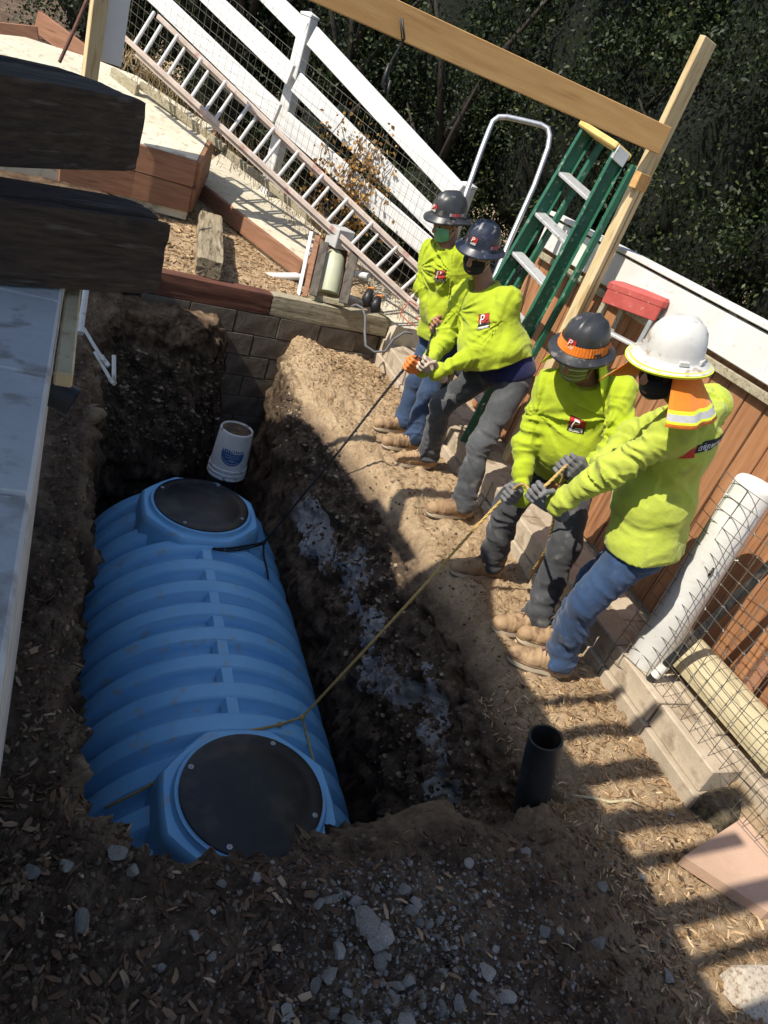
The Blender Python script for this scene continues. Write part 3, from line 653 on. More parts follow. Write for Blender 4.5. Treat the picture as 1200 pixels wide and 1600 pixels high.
# printed roundel with a wave, upside down like the bucket; centred on the side towards the camera
va = math.atan2(CAM.y-bc.y, CAM.x-bc.x)
def onb(u, h, off): 
    r = .146 - (h-.096)*(.016/.264) + off; a = va + .14 + u/.138; return bc + Vector((r*math.cos(a), r*math.sin(a), h))
V = []; F = []; n = 22; C_, Rr = .235, .095
def wave_top(u): return C_ + .058 + .020*(u/Rr)**2 + .055*max(0, -u/Rr)
for i in range(n+1):
    u = -Rr + 2*Rr*i/n; hh = math.sqrt(max(0, Rr*Rr-u*u)); top = min(C_+hh, wave_top(u)) if u > -.05 else C_+hh
    for j in range(9): V.append(onb(u, C_-hh + (max(top, C_-hh)-(C_-hh))*j/8, .0012))
for i in range(n):
    for j in range(8): F.append((i*9+j, (i+1)*9+j, (i+1)*9+j+1, i*9+j+1))
mb = MB(); mb.add(V, F); mb.build('printed_roundel', M['blueprint'], bk, True)
M['paint_white'] = mat('white_print', (.70,.70,.68))
def strip_on_bucket(pts, wdt, nm):
    V = []; F = []
    for (u, h) in pts: V += [onb(u, h-wdt/2, .002), onb(u, h+wdt/2, .002)]
    for i in range(len(pts)-1): F.append((2*i, 2*i+2, 2*i+3, 2*i+1))
    m_ = MB(); m_.add(V, F); m_.build(nm, M['paint_white'], bk)
strip_on_bucket([(-.040+.115*i/16, C_+.062-.048*math.sin(math.pi*(i/16)**.7*.62)) for i in range(17)], .005, 'wave_line')
strip_on_bucket([(-.075+.13*i/14, C_-math.sqrt(max(0,.080**2-(-.075+.13*i/14)**2))) for i in range(15)], .0035, 'lower_line')
def text_mesh(body, size, name='lettering', bold=True):
    cu = bpy.data.curves.new(name, 'FONT'); cu.body = body; cu.size = size; cu.align_x = 'CENTER'; cu.align_y = 'CENTER'; cu.resolution_u = 3
    o = bpy.data.objects.new(name, cu); link(o); dg = bpy.context.evaluated_depsgraph_get(); me = bpy.data.meshes.new_from_object(o.evaluated_get(dg))
    bpy.data.objects.remove(o); bpy.data.curves.remove(cu); return me
def text_on_bucket(s, size, h0):
    me = text_mesh(s, size)
    for v in me.vertices: v.co = onb(v.co.x*-1*-1, h0 + v.co.y, .0022) if False else onb(-v.co.x, h0 - v.co.y, .0022)
    o = obj('lettering', me, M['paint_white'], bk)
text_on_bucket('1 (800) 1', .020, C_-.050); text_on_bucket('industrial liquids for', .0135, C_-.026); text_on_bucket('water treatment and', .0135, C_-.008); text_on_bucket('clear water', .011, C_+.010)
mb = MB(); mb.tube([(1.42,5.30,-1.9), (1.385,5.265,-1.2), (1.36,5.24,-.70)], .062, 20); tag(mb.build('dark_riser_pipe', M['abs'], None, 40), 'dark plastic pipe standing under the white bucket', 'pipe')

# ------------------------------------------------------------------ valve box on the back timber
vb = thing('valve_box', 'small open wooden valve box with a grey junction box on top', 'valve box', at(500, 470, z=.42))
def vt(px, py, d): return at(px, py, d=d)
D0 = 6.75
M['dark_wood'] = mat('sun_darkened_wood', (.06,.05,.042), (.14,.12,.10), 3, .9, .003, 20, stretch=(8,8,1))
for (a, b, wd_, m, nm) in (((466,462),(487,362), .035, 'white', 'white_trim'), ((476,464),(497,368), .05, 'redwood', 'side_board'), ((489,462),(508,378), .075, 'dark_wood', 'door_board'), ((536,474),(554,394), .085, 'dark_wood', 'door_board')):
    mb = MB(); mb.beam(vt(*a, D0-(.12 if nm == 'door_board' else 0)), vt(*b, D0-(.12 if nm == 'door_board' else 0)), wd_, .02, up=F_); mb.build(nm, M[m], vb)
mb = MB(); mb.beam(vt(512, 460, D0+.08), vt(526, 375, D0+.08), .24, .02, up=F_); mb.build('back_panel', M['brown_timber'], vb)
mb = MB(); mb.beam(vt(482, 462, D0-.02), vt(548, 476, D0-.02), .05, .05); mb.build('sill', M['grey_timber'], vb)
M['palegreen'] = mat('pale_green_filter', (.36,.38,.26), (.46,.47,.34), 5, .5)
mb = MB(); mb.tube([vt(513, 458, D0), vt(519, 428, D0), vt(522, 402, D0), vt(524, 392, D0)], [.10,.10,.095,.05], 20); mb.build('filter_body', M['palegreen'], vb, 40)
jb = MB(); jc = vt(531, 371, D0-.05); jb.obox(jc, (.085,.03,0), (-.03,.08,0), (0,0,.085), .006); j = jb.build('junction_box', mat('grey_plastic', (.42,.42,.41), (.50,.50,.49), 6, .5), vb)
pv2 = MB(); pv2.tube([vt(355, 432, 6.9), vt(474, 432, 6.95)], .035, 12); tag(pv2.build('white_pipe', M['white'], None, 40), 'white plastic pipe lying left of the valve box', 'pipe')
pv2 = MB(); pv2.tube([vt(553, 428, 6.95), vt(576, 433, 6.95)], .035, 12); tag(pv2.build('white_pipe', M['white'], None, 40), 'short white plastic pipe right of the valve box', 'pipe')
M['orangep'] = mat('orange_plastic', (.62,.20,.04))
for px, py, hpx, hpy in ((575, 480, 579, 452), (587, 488, 592, 464)):
    tp = thing('hose_tap', 'black hose tap with orange handle on the pad, %s of the pair' % ('left' if px < 580 else 'right'), 'tap', at(px, py, d=6.7))
    mb = MB(); mb.tube([at(px, py, d=6.7), at((px+hpx)/2-3, (py+hpy)/2, d=6.68), at(hpx, hpy, d=6.68)], [.045,.05,.03], 12); mb.build('tap_body', M['black'], tp, True)
    mb = MB(); mb.beam(at(hpx-5, hpy, d=6.68), at(hpx+6, hpy-1, d=6.68), .03, .03); mb.build('handle', M['orangep'], tp)
M['cable'] = mat('grey_cable', (.10,.10,.11), (.14,.14,.15))
mb = MB(); cp = [(549,479),(556,476),(566,481),(571,495),(570,520),(571,540),(585,550),(602,549),(615,530),(632,519),(645,521)]
mb.tube([at(x, y_, d=6.55 if y_ < 500 else 6.3) for x, y_ in cp], .011, 8); tag(mb.build('cable', M['cable'], None, True), 'grey cable looping from the timber over the block wall', 'cable')

# ------------------------------------------------------------------ lumber gantry: beam, upright, block, hanging wire
be = thing('lumber_beam', 'long fir beam spanning overhead from the upright post', 'beam', (3.1, 4.26, 2.4))
rgt = at(1031, 218, X=3.12); rgt = Vector((3.12, 4.22, rgt.z)); lft = at(480, -27, Y=4.17); lft.z = rgt.z + .01; lf2 = rgt + (lft-rgt)*1.8
mb = MB(); mb.beam(lf2, rgt, .04, .152, bev=.003); mb.build('beam', M['lumber'], be)
st_ = thing('lumber_upright', 'tall pale wooden upright carrying the beam at right', 'post', (3.15, 4.30, .2))
top = at(1107, 62, Y=4.31); mid = Vector((3.14, 4.31, 2.30))
mb = MB(); mb.beam((3.13, 4.285, 1.2), (top.x, top.y, top.z), .145, .04, up=(.35,-.94,0), bev=.003); mb.build('upper_board', M['pale_lumber'], st_)
mb = MB(); mb.beam((3.09, 4.245, .21), (3.10, 4.245, 2.22), .04, .055, up=(.35,-.94,0), bev=.003); mb.build('lower_board', M['pale_lumber'], st_)
mb = MB(); mb.beam((3.155, 4.315, .21), (3.155, 4.30, 2.25), .04, .10, up=(.35,-.94,0), bev=.003); mb.build('lower_board', M['pale_lumber'], st_)
mb = MB(); mb.beam((3.04, 4.205, 2.25), (3.165, 4.255, 2.25), .05, .095, bev=.003); mb.build('block', M['lumber'], st_)
hw = MB(); wx = lft.lerp(rgt, .28)
a = at(628, 28, Y=4.14); hw.tube([a, at(632,60,Y=4.14), at(612,95,Y=4.14), at(605,120,Y=4.14), at(602,150,Y=4.14)], .006, 6); hw.tube([at(625,30,Y=4.13), at(629,70,Y=4.13)], .004, 5); hw.tube([at(608,100,Y=4.14), at(598,130,Y=4.14), at(604,152,Y=4.14), at(610,125,Y=4.14)], .009, 6)
tag(hw.build('hanging_wire', M['black'], None, True), 'dark twisted wire hanging from the overhead beam', 'wire')

# ------------------------------------------------------------------ folded green step ladder
gl = thing('green_step_ladder', 'green fibreglass step ladder with aluminium steps leaning by the upright', 'step ladder', (3.0, 4.9, .25))
dA = 5.0
LT, RT = at(917, 207, d=dA+.15), at(968, 240, d=dA-.17); LB, RB = at(762, 470, d=dA+.51), at(830, 500, d=dA+.20)
LB = LT + (LB-LT)*((LT.z-.23)/(LT.z-LB.z)); RB = RT + (RB-RT)*((RT.z-.23)/(RT.z-RB.z))
sv = (RT-LT).normalized(); dn_ = (LB-LT).normalized(); nv_ = sv.cross(dn_).normalized()
if nv_.dot(F_) < 0: nv_ = -nv_
def chan(a, b, nm, wd_=.03, dp=.115, par=None, m='green'):
    mb = MB(); d = (b-a).normalized(); mb.beam(a, b, dp, wd_*.28, up=sv, bev=.002)
    for sgn in (-1, 1): 
        o_ = nv_*(sgn*dp/2); mb.beam(a+o_+sv*.012, b+o_+sv*.012, .008, .032, up=sv, bev=.002)
    return mb.build(nm, M[m], par or gl)
chan(LT, LB, 'front_rail'); chan(RT, RB, 'front_rail')
bk_ = nv_*.12 + sv*.05
mb = MB(); mb.beam(LT+bk_, LB+bk_+sv*.02, .05, .03, up=sv); mb.build('rear_rail', M['green'], gl)
mb = MB(); mb.beam(RT+bk_, RB+bk_+sv*.02, .05, .03, up=sv); mb.build('rear_rail', M['green'], gl)
s = .30
for i in range(6):
    a = LT + dn_*(s+.305*i); b_ = RT + (RB-RT).normalized()*(s+.305*i+.02)
    mb = MB(); mb.beam(a, b_, .105, .024, up=(-.12,-.1,1)); mb.build('step', M['alu'], gl)
mb = MB(); cc = (LT+RT)/2 - dn_*.02; mb.obox(cc, (RT-LT)/2*1.12, nv_*.085, -dn_*.022, .010); mb.build('top_cap', M['yellow'], gl)
mb = MB(); cc = RT + sv*.02; mb.obox(cc-dn_*-.01, sv*.012, nv_*.06, dn_*.045, .004); mb.build('hinge_plate', M['alu'], gl)
# tube hoop
hp_ = MB(); dH = 5.6
hoop = [at(700, 385, d=dH), at(728, 303, d=dH), at(752, 235, d=dH), at(764, 204, d=dH), at(770, 190, d=dH), at(779, 183, d=dH), at(792, 183, d=dH), at(815, 188, d=dH), at(845, 195, d=dH), at(856, 201, d=dH), at(859, 213, d=dH), at(856, 232, d=dH), at(835, 290, d=dH), at(800, 368, d=dH), at(770, 440, d=dH), at(700, 600, d=dH+.1)]
hp_.tube(hoop, .021, 12); tag(hp_.build('tube_hoop', M['steel'], None, True), 'grey galvanised tube hoop handrail standing behind the black helmets', 'handrail')
# red topped step ladder
rl = thing('red_step_ladder', 'step ladder with a red plastic top standing against the board fence', 'step ladder', (3.1, 3.9, .22))
dR = 4.55; a = at(958, 446, d=dR+.15); b_ = at(1048, 478, d=dR-.05); ex = (b_-a)/2; cz = (a+b_)/2
mb = MB(); ez = Vector((0,0,1)); ey = ex.cross(ez).normalized()
if ey.dot(F_) < 0: ey = -ey
mb.obox(cz, ex, ey*.10, ez*.035, .018); rc = mb.build('top_cap', M['red'], rl)
mb = MB(); mb.obox(cz-ez*.06-ey*.085, ex*.93, ey*.012, ez*.05, .006); mb.build('cap_skirt', M['red'], rc)
for (f, yo, m) in ((-.85, -.06, 'green'), (-.45, .05, 'grey_timber'), (.80, -.06, 'alu'), (.7, .08, 'grey_timber')):
    p = cz + ex*f + ey*yo - ez*.05; q = Vector((p.x-.10*(-1 if yo > 0 else 1)*.6, p.y-.05, .22)); mb = MB(); mb.beam(p, q, .03, .06, up=ey); mb.build('leg', M['steel'] if m == 'alu' else M['grey_timber'], rl)
for zz in (.5, .8, 1.1, 1.4):
    mb = MB(); k = (cz.z-zz); p = cz + ex*-.8 - ey*.08; q = cz + ex*.8 - ey*.08; mb.beam(Vector((p.x-.03*k, p.y-.02*k, zz)), Vector((q.x-.03*k, q.y-.02*k, zz)), .08, .02); mb.build('step', M['alu'], rl)
# ------------------------------------------------------------------ people: smooth blended volumes turned into meshes
from mathutils.bvhtree import BVHTree
class Field:
    def __init__(s, lo, hi, h):
        s.lo = np.array(lo, np.float32); s.h = h; s.n = np.ceil((np.array(hi)-np.array(lo))/h).astype(int)+1
        s.D = np.full(tuple(s.n), 1.0, np.float32); s.ax = [s.lo[i]+h*np.arange(s.n[i], dtype=np.float32) for i in range(3)]
    def sl(s, lo, hi):
        a = np.clip(np.floor((np.array(lo)-s.lo)/s.h).astype(int), 0, s.n-1); b = np.clip(np.ceil((np.array(hi)-s.lo)/s.h).astype(int)+1, 1, s.n)
        if (b <= a).any(): return None
        S = tuple(slice(a[i], b[i]) for i in range(3)); g = np.meshgrid(s.ax[0][S[0]], s.ax[1][S[1]], s.ax[2][S[2]], indexing='ij'); return S, g
    def blend(s, S, d, k):
        o = s.D[S]
        if k <= 0: s.D[S] = np.minimum(o, d); return
        h = np.clip(.5+.5*(o-d)/k, 0, 1); s.D[S] = o*(1-h)+d*h - k*h*(1-h)
    def cone(s, a, b, ra, rb, k=.03, fold=None, flat=None):
        a = np.array(a, np.float32); b = np.array(b, np.float32); m = max(ra, rb)*1.25+.09
        r = s.sl(np.minimum(a, b)-m, np.maximum(a, b)+m)
        if r is None: return
        S, (x, y, z) = r; ab = b-a; L2 = max(float(ab@ab), 1e-9)
        px, py, pz = x-a[0], y-a[1], z-a[2]; t = np.clip((px*ab[0]+py*ab[1]+pz*ab[2])/L2, 0, 1)
        qx, qy, qz = px-t*ab[0], py-t*ab[1], pz-t*ab[2]
        if flat is not None:      # squash along a direction: (unit vector, factor)
            u, fct = flat; c = qx*u[0]+qy*u[1]+qz*u[2]; e = c*(fct-1); qx, qy, qz = qx+e*u[0], qy+e*u[1], qz+e*u[2]
        d = np.sqrt(qx*qx+qy*qy+qz*qz) - (ra+(rb-ra)*t)
        if fold is not None:
            amp, fr, sd, ends = fold; L_ = math.sqrt(L2)
            w_ = vn(t*L_*fr + 1.5*vn(x*7+sd, y*7, z*7), x*5+sd*3.3, y*5+z*5) ; w2 = vn(t*L_*fr*2.1+sd, x*9, y*9+z*7)
            if ends == 'b': e_ = .35+.65*t**1.5
            elif ends == 'a': e_ = .35+.65*(1-t)**1.5
            elif ends == 'ab': e_ = .3+.7*np.abs(2*t-1)**1.5
            else: e_ = 1.0
            d = d - amp*e_*(1-np.abs(w_)*2.4 + .35*w2)*.6
        s.blend(S, d, k)
    def ell(s, c, rad, R3, k=.02):
        c = np.array(c, np.float32); m = max(rad)*1.15+.06; r = s.sl(c-m, c+m)
        if r is None: return
        S, (x, y, z) = r; p = [x-c[0], y-c[1], z-c[2]]
        q = [(p[0]*R3[i][0]+p[1]*R3[i][1]+p[2]*R3[i][2])/rad[i] for i in range(3)]
        n = np.sqrt(q[0]**2+q[1]**2+q[2]**2); s.blend(S, (n-1)*min(rad)*.5*(1+n*0)+(n-1)*.5*float(np.mean(rad)), k)
    def cut(s, p, nrm):
        x, y, z = np.meshgrid(*s.ax, indexing='ij'); s.D = np.maximum(s.D, (x-p[0])*nrm[0]+(y-p[1])*nrm[1]+(z-p[2])*nrm[2])
    def cutfn(s, fn):
        x, y, z = np.meshgrid(*s.ax, indexing='ij'); s.D = fn(s.D, x, y, z)
    def mesh(s, name):
        D = s.D; n = np.array(D.shape); ins = D < 0
        idx = [(0,0,0),(1,0,0),(0,1,0),(1,1,0),(0,0,1),(1,0,1),(0,1,1),(1,1,1)]
        cnt = np.zeros(n-1, np.int8)
        def sub(A, o): return A[o[0]:o[0]+n[0]-1, o[1]:o[1]+n[1]-1, o[2]:o[2]+n[2]-1]
        for o in idx: cnt += sub(ins, o)
        act = (cnt > 0) & (cnt < 8); ci = np.argwhere(act); im = np.full(n-1, -1, np.int64); im[act] = np.arange(len(ci))
        acc = np.zeros((len(ci), 3), np.float32); w_ = np.zeros(len(ci), np.float32)
        vals = [D[ci[:,0]+o[0], ci[:,1]+o[1], ci[:,2]+o[2]] for o in idx]
        for i in range(8):
            for j in range(i+1, 8):
                df = [idx[j][q]-idx[i][q] for q in range(3)]
                if sum(map(abs, df)) != 1: continue
                a, b = vals[i], vals[j]; m = (a < 0) != (b < 0); t = np.where(m, a/np.where(m, a-b, 1), 0)
                acc += m[:,None]*(np.array(idx[i], np.float32)+t[:,None]*np.array(df, np.float32)); w_ += m
        V = (ci+acc/w_[:,None])*s.h + s.lo
        Fs = []
        for a in range(3):
            b, c = (a+1) % 3, (a+2) % 3
            A = ins; sA = [slice(None)]*3; sB = [slice(None)]*3; sA[a] = slice(0, n[a]-1); sB[a] = slice(1, n[a])
            p, q = A[tuple(sA)], A[tuple(sB)]; ch = p != q
            e = np.argwhere(ch); e = e[(e[:,b] > 0) & (e[:,c] > 0) & (e[:,b] < n[b]-1) & (e[:,c] < n[c]-1)]
            fl = p[e[:,0], e[:,1], e[:,2]]
            def cell(db, dc): f = e.copy(); f[:,b] -= db; f[:,c] -= dc; return im[f[:,0], f[:,1], f[:,2]]
            quad = np.stack([cell(1,1), cell(0,1), cell(0,0), cell(1,0)], 1)
            quad[~fl] = quad[~fl][:, ::-1]; Fs.append(quad)
        F4 = np.concatenate(Fs); F4 = F4[(F4 >= 0).all(1)]
        return npmesh(name, V, F4)
def frame(f, up=(0,0,1)):
    f = Vector(f).normalized(); l = Vector(up).cross(f).normalized(); u = f.cross(l); return f, l, u
def bounds(pts, m): a = np.array([tuple(p) for p in pts]); return a.min(0)-m, a.max(0)+m
def decal(target, c, nrm, up, w_, h_, name, m, parent, nu=6, nv=5, off=.002, poly=None):
    """printed patch laid on a surface"""
    me = target.data; bv = BVHTree.FromPolygons([v.co for v in me.vertices], [p.vertices for p in me.polygons])
    nrm = Vector(nrm).normalized(); r = Vector(up).cross(nrm).normalized(); u = nrm.cross(r); c = Vector(c)
    if poly is None:
        P2 = [((i/nu-.5)*w_, (j/nv-.5)*h_) for j in range(nv+1) for i in range(nu+1)]; Fq = [(j*(nu+1)+i, j*(nu+1)+i+1, (j+1)*(nu+1)+i+1, (j+1)*(nu+1)+i) for j in range(nv) for i in range(nu)]
    else: P2 = [(v.co.x, v.co.y) for v in poly.vertices]; Fq = [tuple(p.vertices) for p in poly.polygons]
    V = []
    for (a, b) in P2:
        o = c + r*a + u*b + nrm*.25; hit = bv.ray_cast(o, -nrm, .6); q = hit[0] if hit[0] is not None else c + r*a + u*b
        V.append(q + nrm*off)
    mb = MB(); mb.add(V, Fq); return mb.build(name, m, parent, poly is None)
def logo(target, c, nrm, up, s, parent, off=.002):
    nrm = Vector(nrm).normalized(); r = Vector(up).cross(nrm).normalized(); u = nrm.cross(r); c = Vector(c)
    p = decal(target, c, nrm, up, s, s, 'logo_patch', M['logo_black'], parent, off=off)
    decal(target, c+u*s*.18, nrm, up, s*.96, s*.6, 'logo_field', M['logo_red'], parent, off=off+.0012)
    tm = text_mesh('P', s*.92)
    for v in tm.vertices: v.co.x += v.co.y*.22 - s*.10; v.co.y += s*.12
    decal(target, c, nrm, up, s, s, 'logo_letter', M['logo_white'], parent, off=off+.0085, poly=tm)
    for dy, ww, xx in ((-.22, .5, .18), (-.34, .8, 0), (-.43, .8, 0)): decal(target, c+u*s*dy+r*s*xx, nrm, up, s*ww, s*.06, 'logo_line', M['logo_white'], parent, 4, 1, off=off+.0025)
M['logo_black'] = mat('print_black', (.015,.013,.013)); M['logo_red'] = mat('print_red', (.42,.025,.02)); M['logo_white'] = mat('print_white', (.72,.70,.66))
def cloth(name, c1, c2, rough=.9, sc=5, c3=None, f3=.2, fine=500):
    m = mat(name, c1, c2, sc, rough, .0035, 34, c3=c3, s3=9, f3=f3, spec=.15)
    b = m.node_tree.nodes['Principled BSDF']
    try: b.inputs['Sheen Weight'].default_value = .15
    except Exception: pass
    return m
M['hivis'] = cloth('hi_vis_shirt', (.33,.41,.018), (.385,.47,.03), c3=(.29,.35,.03), f3=.1)
M['hivis_pale'] = cloth('faded_hi_vis_shirt', (.37,.44,.05), (.425,.49,.072), c3=(.32,.36,.065), f3=.15)
M['greyjean'] = cloth('charcoal_work_pants', (.045,.048,.052), (.085,.088,.094), c3=(.13,.127,.123), f3=.1)
M['darkjean'] = cloth('black_work_pants', (.03,.031,.034), (.07,.072,.078), c3=(.12,.117,.113), f3=.1)
M['bluejean'] = cloth('blue_jeans', (.022,.044,.098), (.042,.078,.155), c3=(.07,.105,.175), f3=.1)
M['navyjean'] = cloth('navy_jeans', (.022,.040,.085), (.04,.065,.12), c3=(.06,.08,.12), f3=.1)
M['navy'] = cloth('navy_undershirt', (.012,.014,.06), (.02,.024,.09))
M['boot'] = mat('tan_work_boot', (.24,.15,.08), (.38,.255,.145), 7, .75, .0015, 90, c3=(.17,.10,.055), s3=12, f3=.3)
M['sole'] = mat('boot_sole', (.46,.38,.27), (.54,.46,.34), 8, .8); M['outsole'] = mat('boot_outsole', (.10,.075,.055), (.15,.115,.085), 8, .85); M['lace'] = mat('boot_lace', (.055,.032,.03))
M['skin'] = mat('skin', (.30,.145,.085), (.36,.18,.11), 10, .5, .0004, 220); M['hair'] = mat('dark_hair', (.012,.009,.007), (.022,.016,.012), 60, .6, .002, 160)
M['glove_grey'] = mat('grey_glove', (.10,.10,.105), (.17,.17,.175), 14, .85, .001, 160); M['glove_orange'] = mat('orange_glove', (.66,.17,.03), (.74,.24,.06), 12, .8, .001, 160)
M['glove_bare'] = mat('worn_tan_glove', (.42,.32,.25), (.50,.40,.32), 10, .8)
def hatm(n, c1, c2, c3): return mat(n, c1, c2, 9, .38, .0006, 60, c3=c3, s3=22, f3=.12, spec=.5)
M['hat_black'] = hatm('black_helmet', (.022,.023,.026), (.04,.042,.046), (.16,.15,.14)); M['hat_navy'] = hatm('navy_black_helmet', (.014,.018,.034), (.024,.03,.05), (.20,.20,.19))
M['hat_white'] = hatm('white_helmet', (.52,.51,.48), (.60,.59,.56), (.34,.26,.19)); M['neon'] = mat('neon_yellow_edge', (.62,.70,.05)); M['orange_cloth'] = cloth('orange_cloth', (.72,.16,.015), (.80,.24,.03)); M['yellow_cloth'] = cloth('yellow_cloth', (.55,.66,.02), (.66,.76,.04)); M['reflect'] = mat('grey_reflective_band', (.36,.36,.36), (.46,.46,.46), 30, .5)
M['mask_green'] = cloth('green_mask', (.16,.44,.26), (.24,.52,.34)); M['mask_black'] = cloth('black_mask', (.010,.010,.012), (.018,.018,.02)); M['mask_olive'] = cloth('olive_striped_mask', (.16,.18,.05), (.24,.25,.08)); M['mask_stripe'] = cloth('mask_stripe', (.55,.56,.46), (.62,.62,.5)); M['eye'] = mat('eye', (.02,.015,.012), None, 8, .2); M['redtape'] = mat('red_tape', (.50,.03,.03)); M['greytape'] = mat('grey_tape', (.45,.44,.42))

J = {}
J['W'] = dict(pel=(2.55,2.24,0.880), shL=(2.23,2.12,1.450), shR=(2.64,2.40,1.540), head=(2.15,2.25,1.655), elL=(2.15,2.24,1.190), wrL=(2.08,2.38,0.900), elR=(2.52,2.62,1.22), wrR=(2.30,2.52,1.0), hipL=(2.47,2.18,0.82), knL=(2.37,2.20,0.51), anL=(2.47,2.25,0.10), hipR=(2.66,2.34,0.84), knR=(2.57,2.40,0.49), anR=(2.62,2.44,0.10))
J['O'] = dict(pel=(2.61,3.06,0.82), shR=(2.28,3.10,1.22), shL=(2.52,2.80,1.37), head=(2.26,2.92,1.445), elR=(2.28,3.02,0.900), wrR=(2.25,2.84,0.670), elL=(2.49,2.64,1.14), wrL=(2.34,2.62,0.950), hipR=(2.59,3.16,0.78), knR=(2.35,3.02,0.51), anR=(2.44,3.04,0.10), hipL=(2.64,2.96,0.82), knL=(2.52,2.66,0.54), anL=(2.50,2.55,0.10))
J['B'] = dict(pel=(2.71,4.15,0.885), shR=(2.36,4.50,1.26), shL=(2.53,4.14,1.365), head=(2.30,4.36,1.535), elR=(2.31,4.40,0.92), wrR=(2.12,4.18,0.780), elL=(2.42,4.12,0.99), wrL=(2.19,4.10,0.810), hipR=(2.63,4.26,0.84), knR=(2.42,4.28,0.53), anR=(2.50,4.34,0.10), hipL=(2.75,4.06,0.87), knL=(2.55,3.82,0.49), anL=(2.52,3.69,0.10))
J['F'] = dict(pel=(2.54,4.90,0.85), shR=(2.28,5.06,1.36), shL=(2.42,4.74,1.44), head=(2.28,4.92,1.58), elR=(2.31,4.98,1.10), wrR=(2.41,4.78,0.95), elL=(2.53,4.70,1.14), wrL=(2.45,4.62,0.93), hipR=(2.54,5.00,0.80), knR=(2.50,4.92,0.43), anR=(2.50,4.88,0.10), hipL=(2.58,4.82,0.84), knL=(2.52,4.70,0.44), anL=(2.48,4.59,0.10))

def make_hand(parent, wr, d, a, n, m, name, thumb=1, cuff=True):
    """fist closed on a rope: wrist wr, d wrist->knuckles, a along the rope (thumb side), n palm->rope"""
    wr, d, a, n = Vector(wr), Vector(d).normalized()*1.14, Vector(a).normalized()*1.14, Vector(n).normalized()*1.14
    pts = [wr - d*.07, wr + d*.16 + n*.07, wr + a*.08, wr - a*.08, wr - n*.04]
    lo, hi = bounds(pts, .05); F = Field(lo, hi, .0042)
    F.cone(wr-d*.055, wr+d*.02, .034, .030, .012, flat=(n.normalized(), 1.25)); 
    offs = [.034, .0115, -.011, -.032]; ln = [.94, 1.0, .95, .80]
    for o_, q in zip(offs, ln):
        kn = wr + d*.088*(.96+.04*q) + a*o_; F.cone(wr + d*.012 + a*o_*.62, kn, .0165, .0145, .014)
        p1 = kn + d*.034*q + n*.012; p2 = kn + d*.030*q + n*.042*q; p3 = kn + d*.004 + n*.050*q
        F.cone(kn, p1, .0125, .0115, .004); F.cone(p1, p2, .0115, .0105, .004); F.cone(p2, p3, .0105, .0092, .004)
    tb = wr + d*.022 + a*.030 + n*.008; t1 = wr + d*.060 + a*.050 + n*.030; t2 = wr + d*.088 + a*.030 + n*.052; t3 = wr + d*.094 + a*.006 + n*.062
    F.cone(wr+d*.01+a*.01, tb, .018, .017, .012); F.cone(tb, t1, .0165, .0135, .006); F.cone(t1, t2, .0125, .0115, .004); F.cone(t2, t3, .0115, .0095, .004)
    return obj(name, F.mesh(name), m, parent, True)
def grip(wr, d, n): return Vector(wr) + Vector(d).normalized()*.118 + Vector(n).normalized()*.030

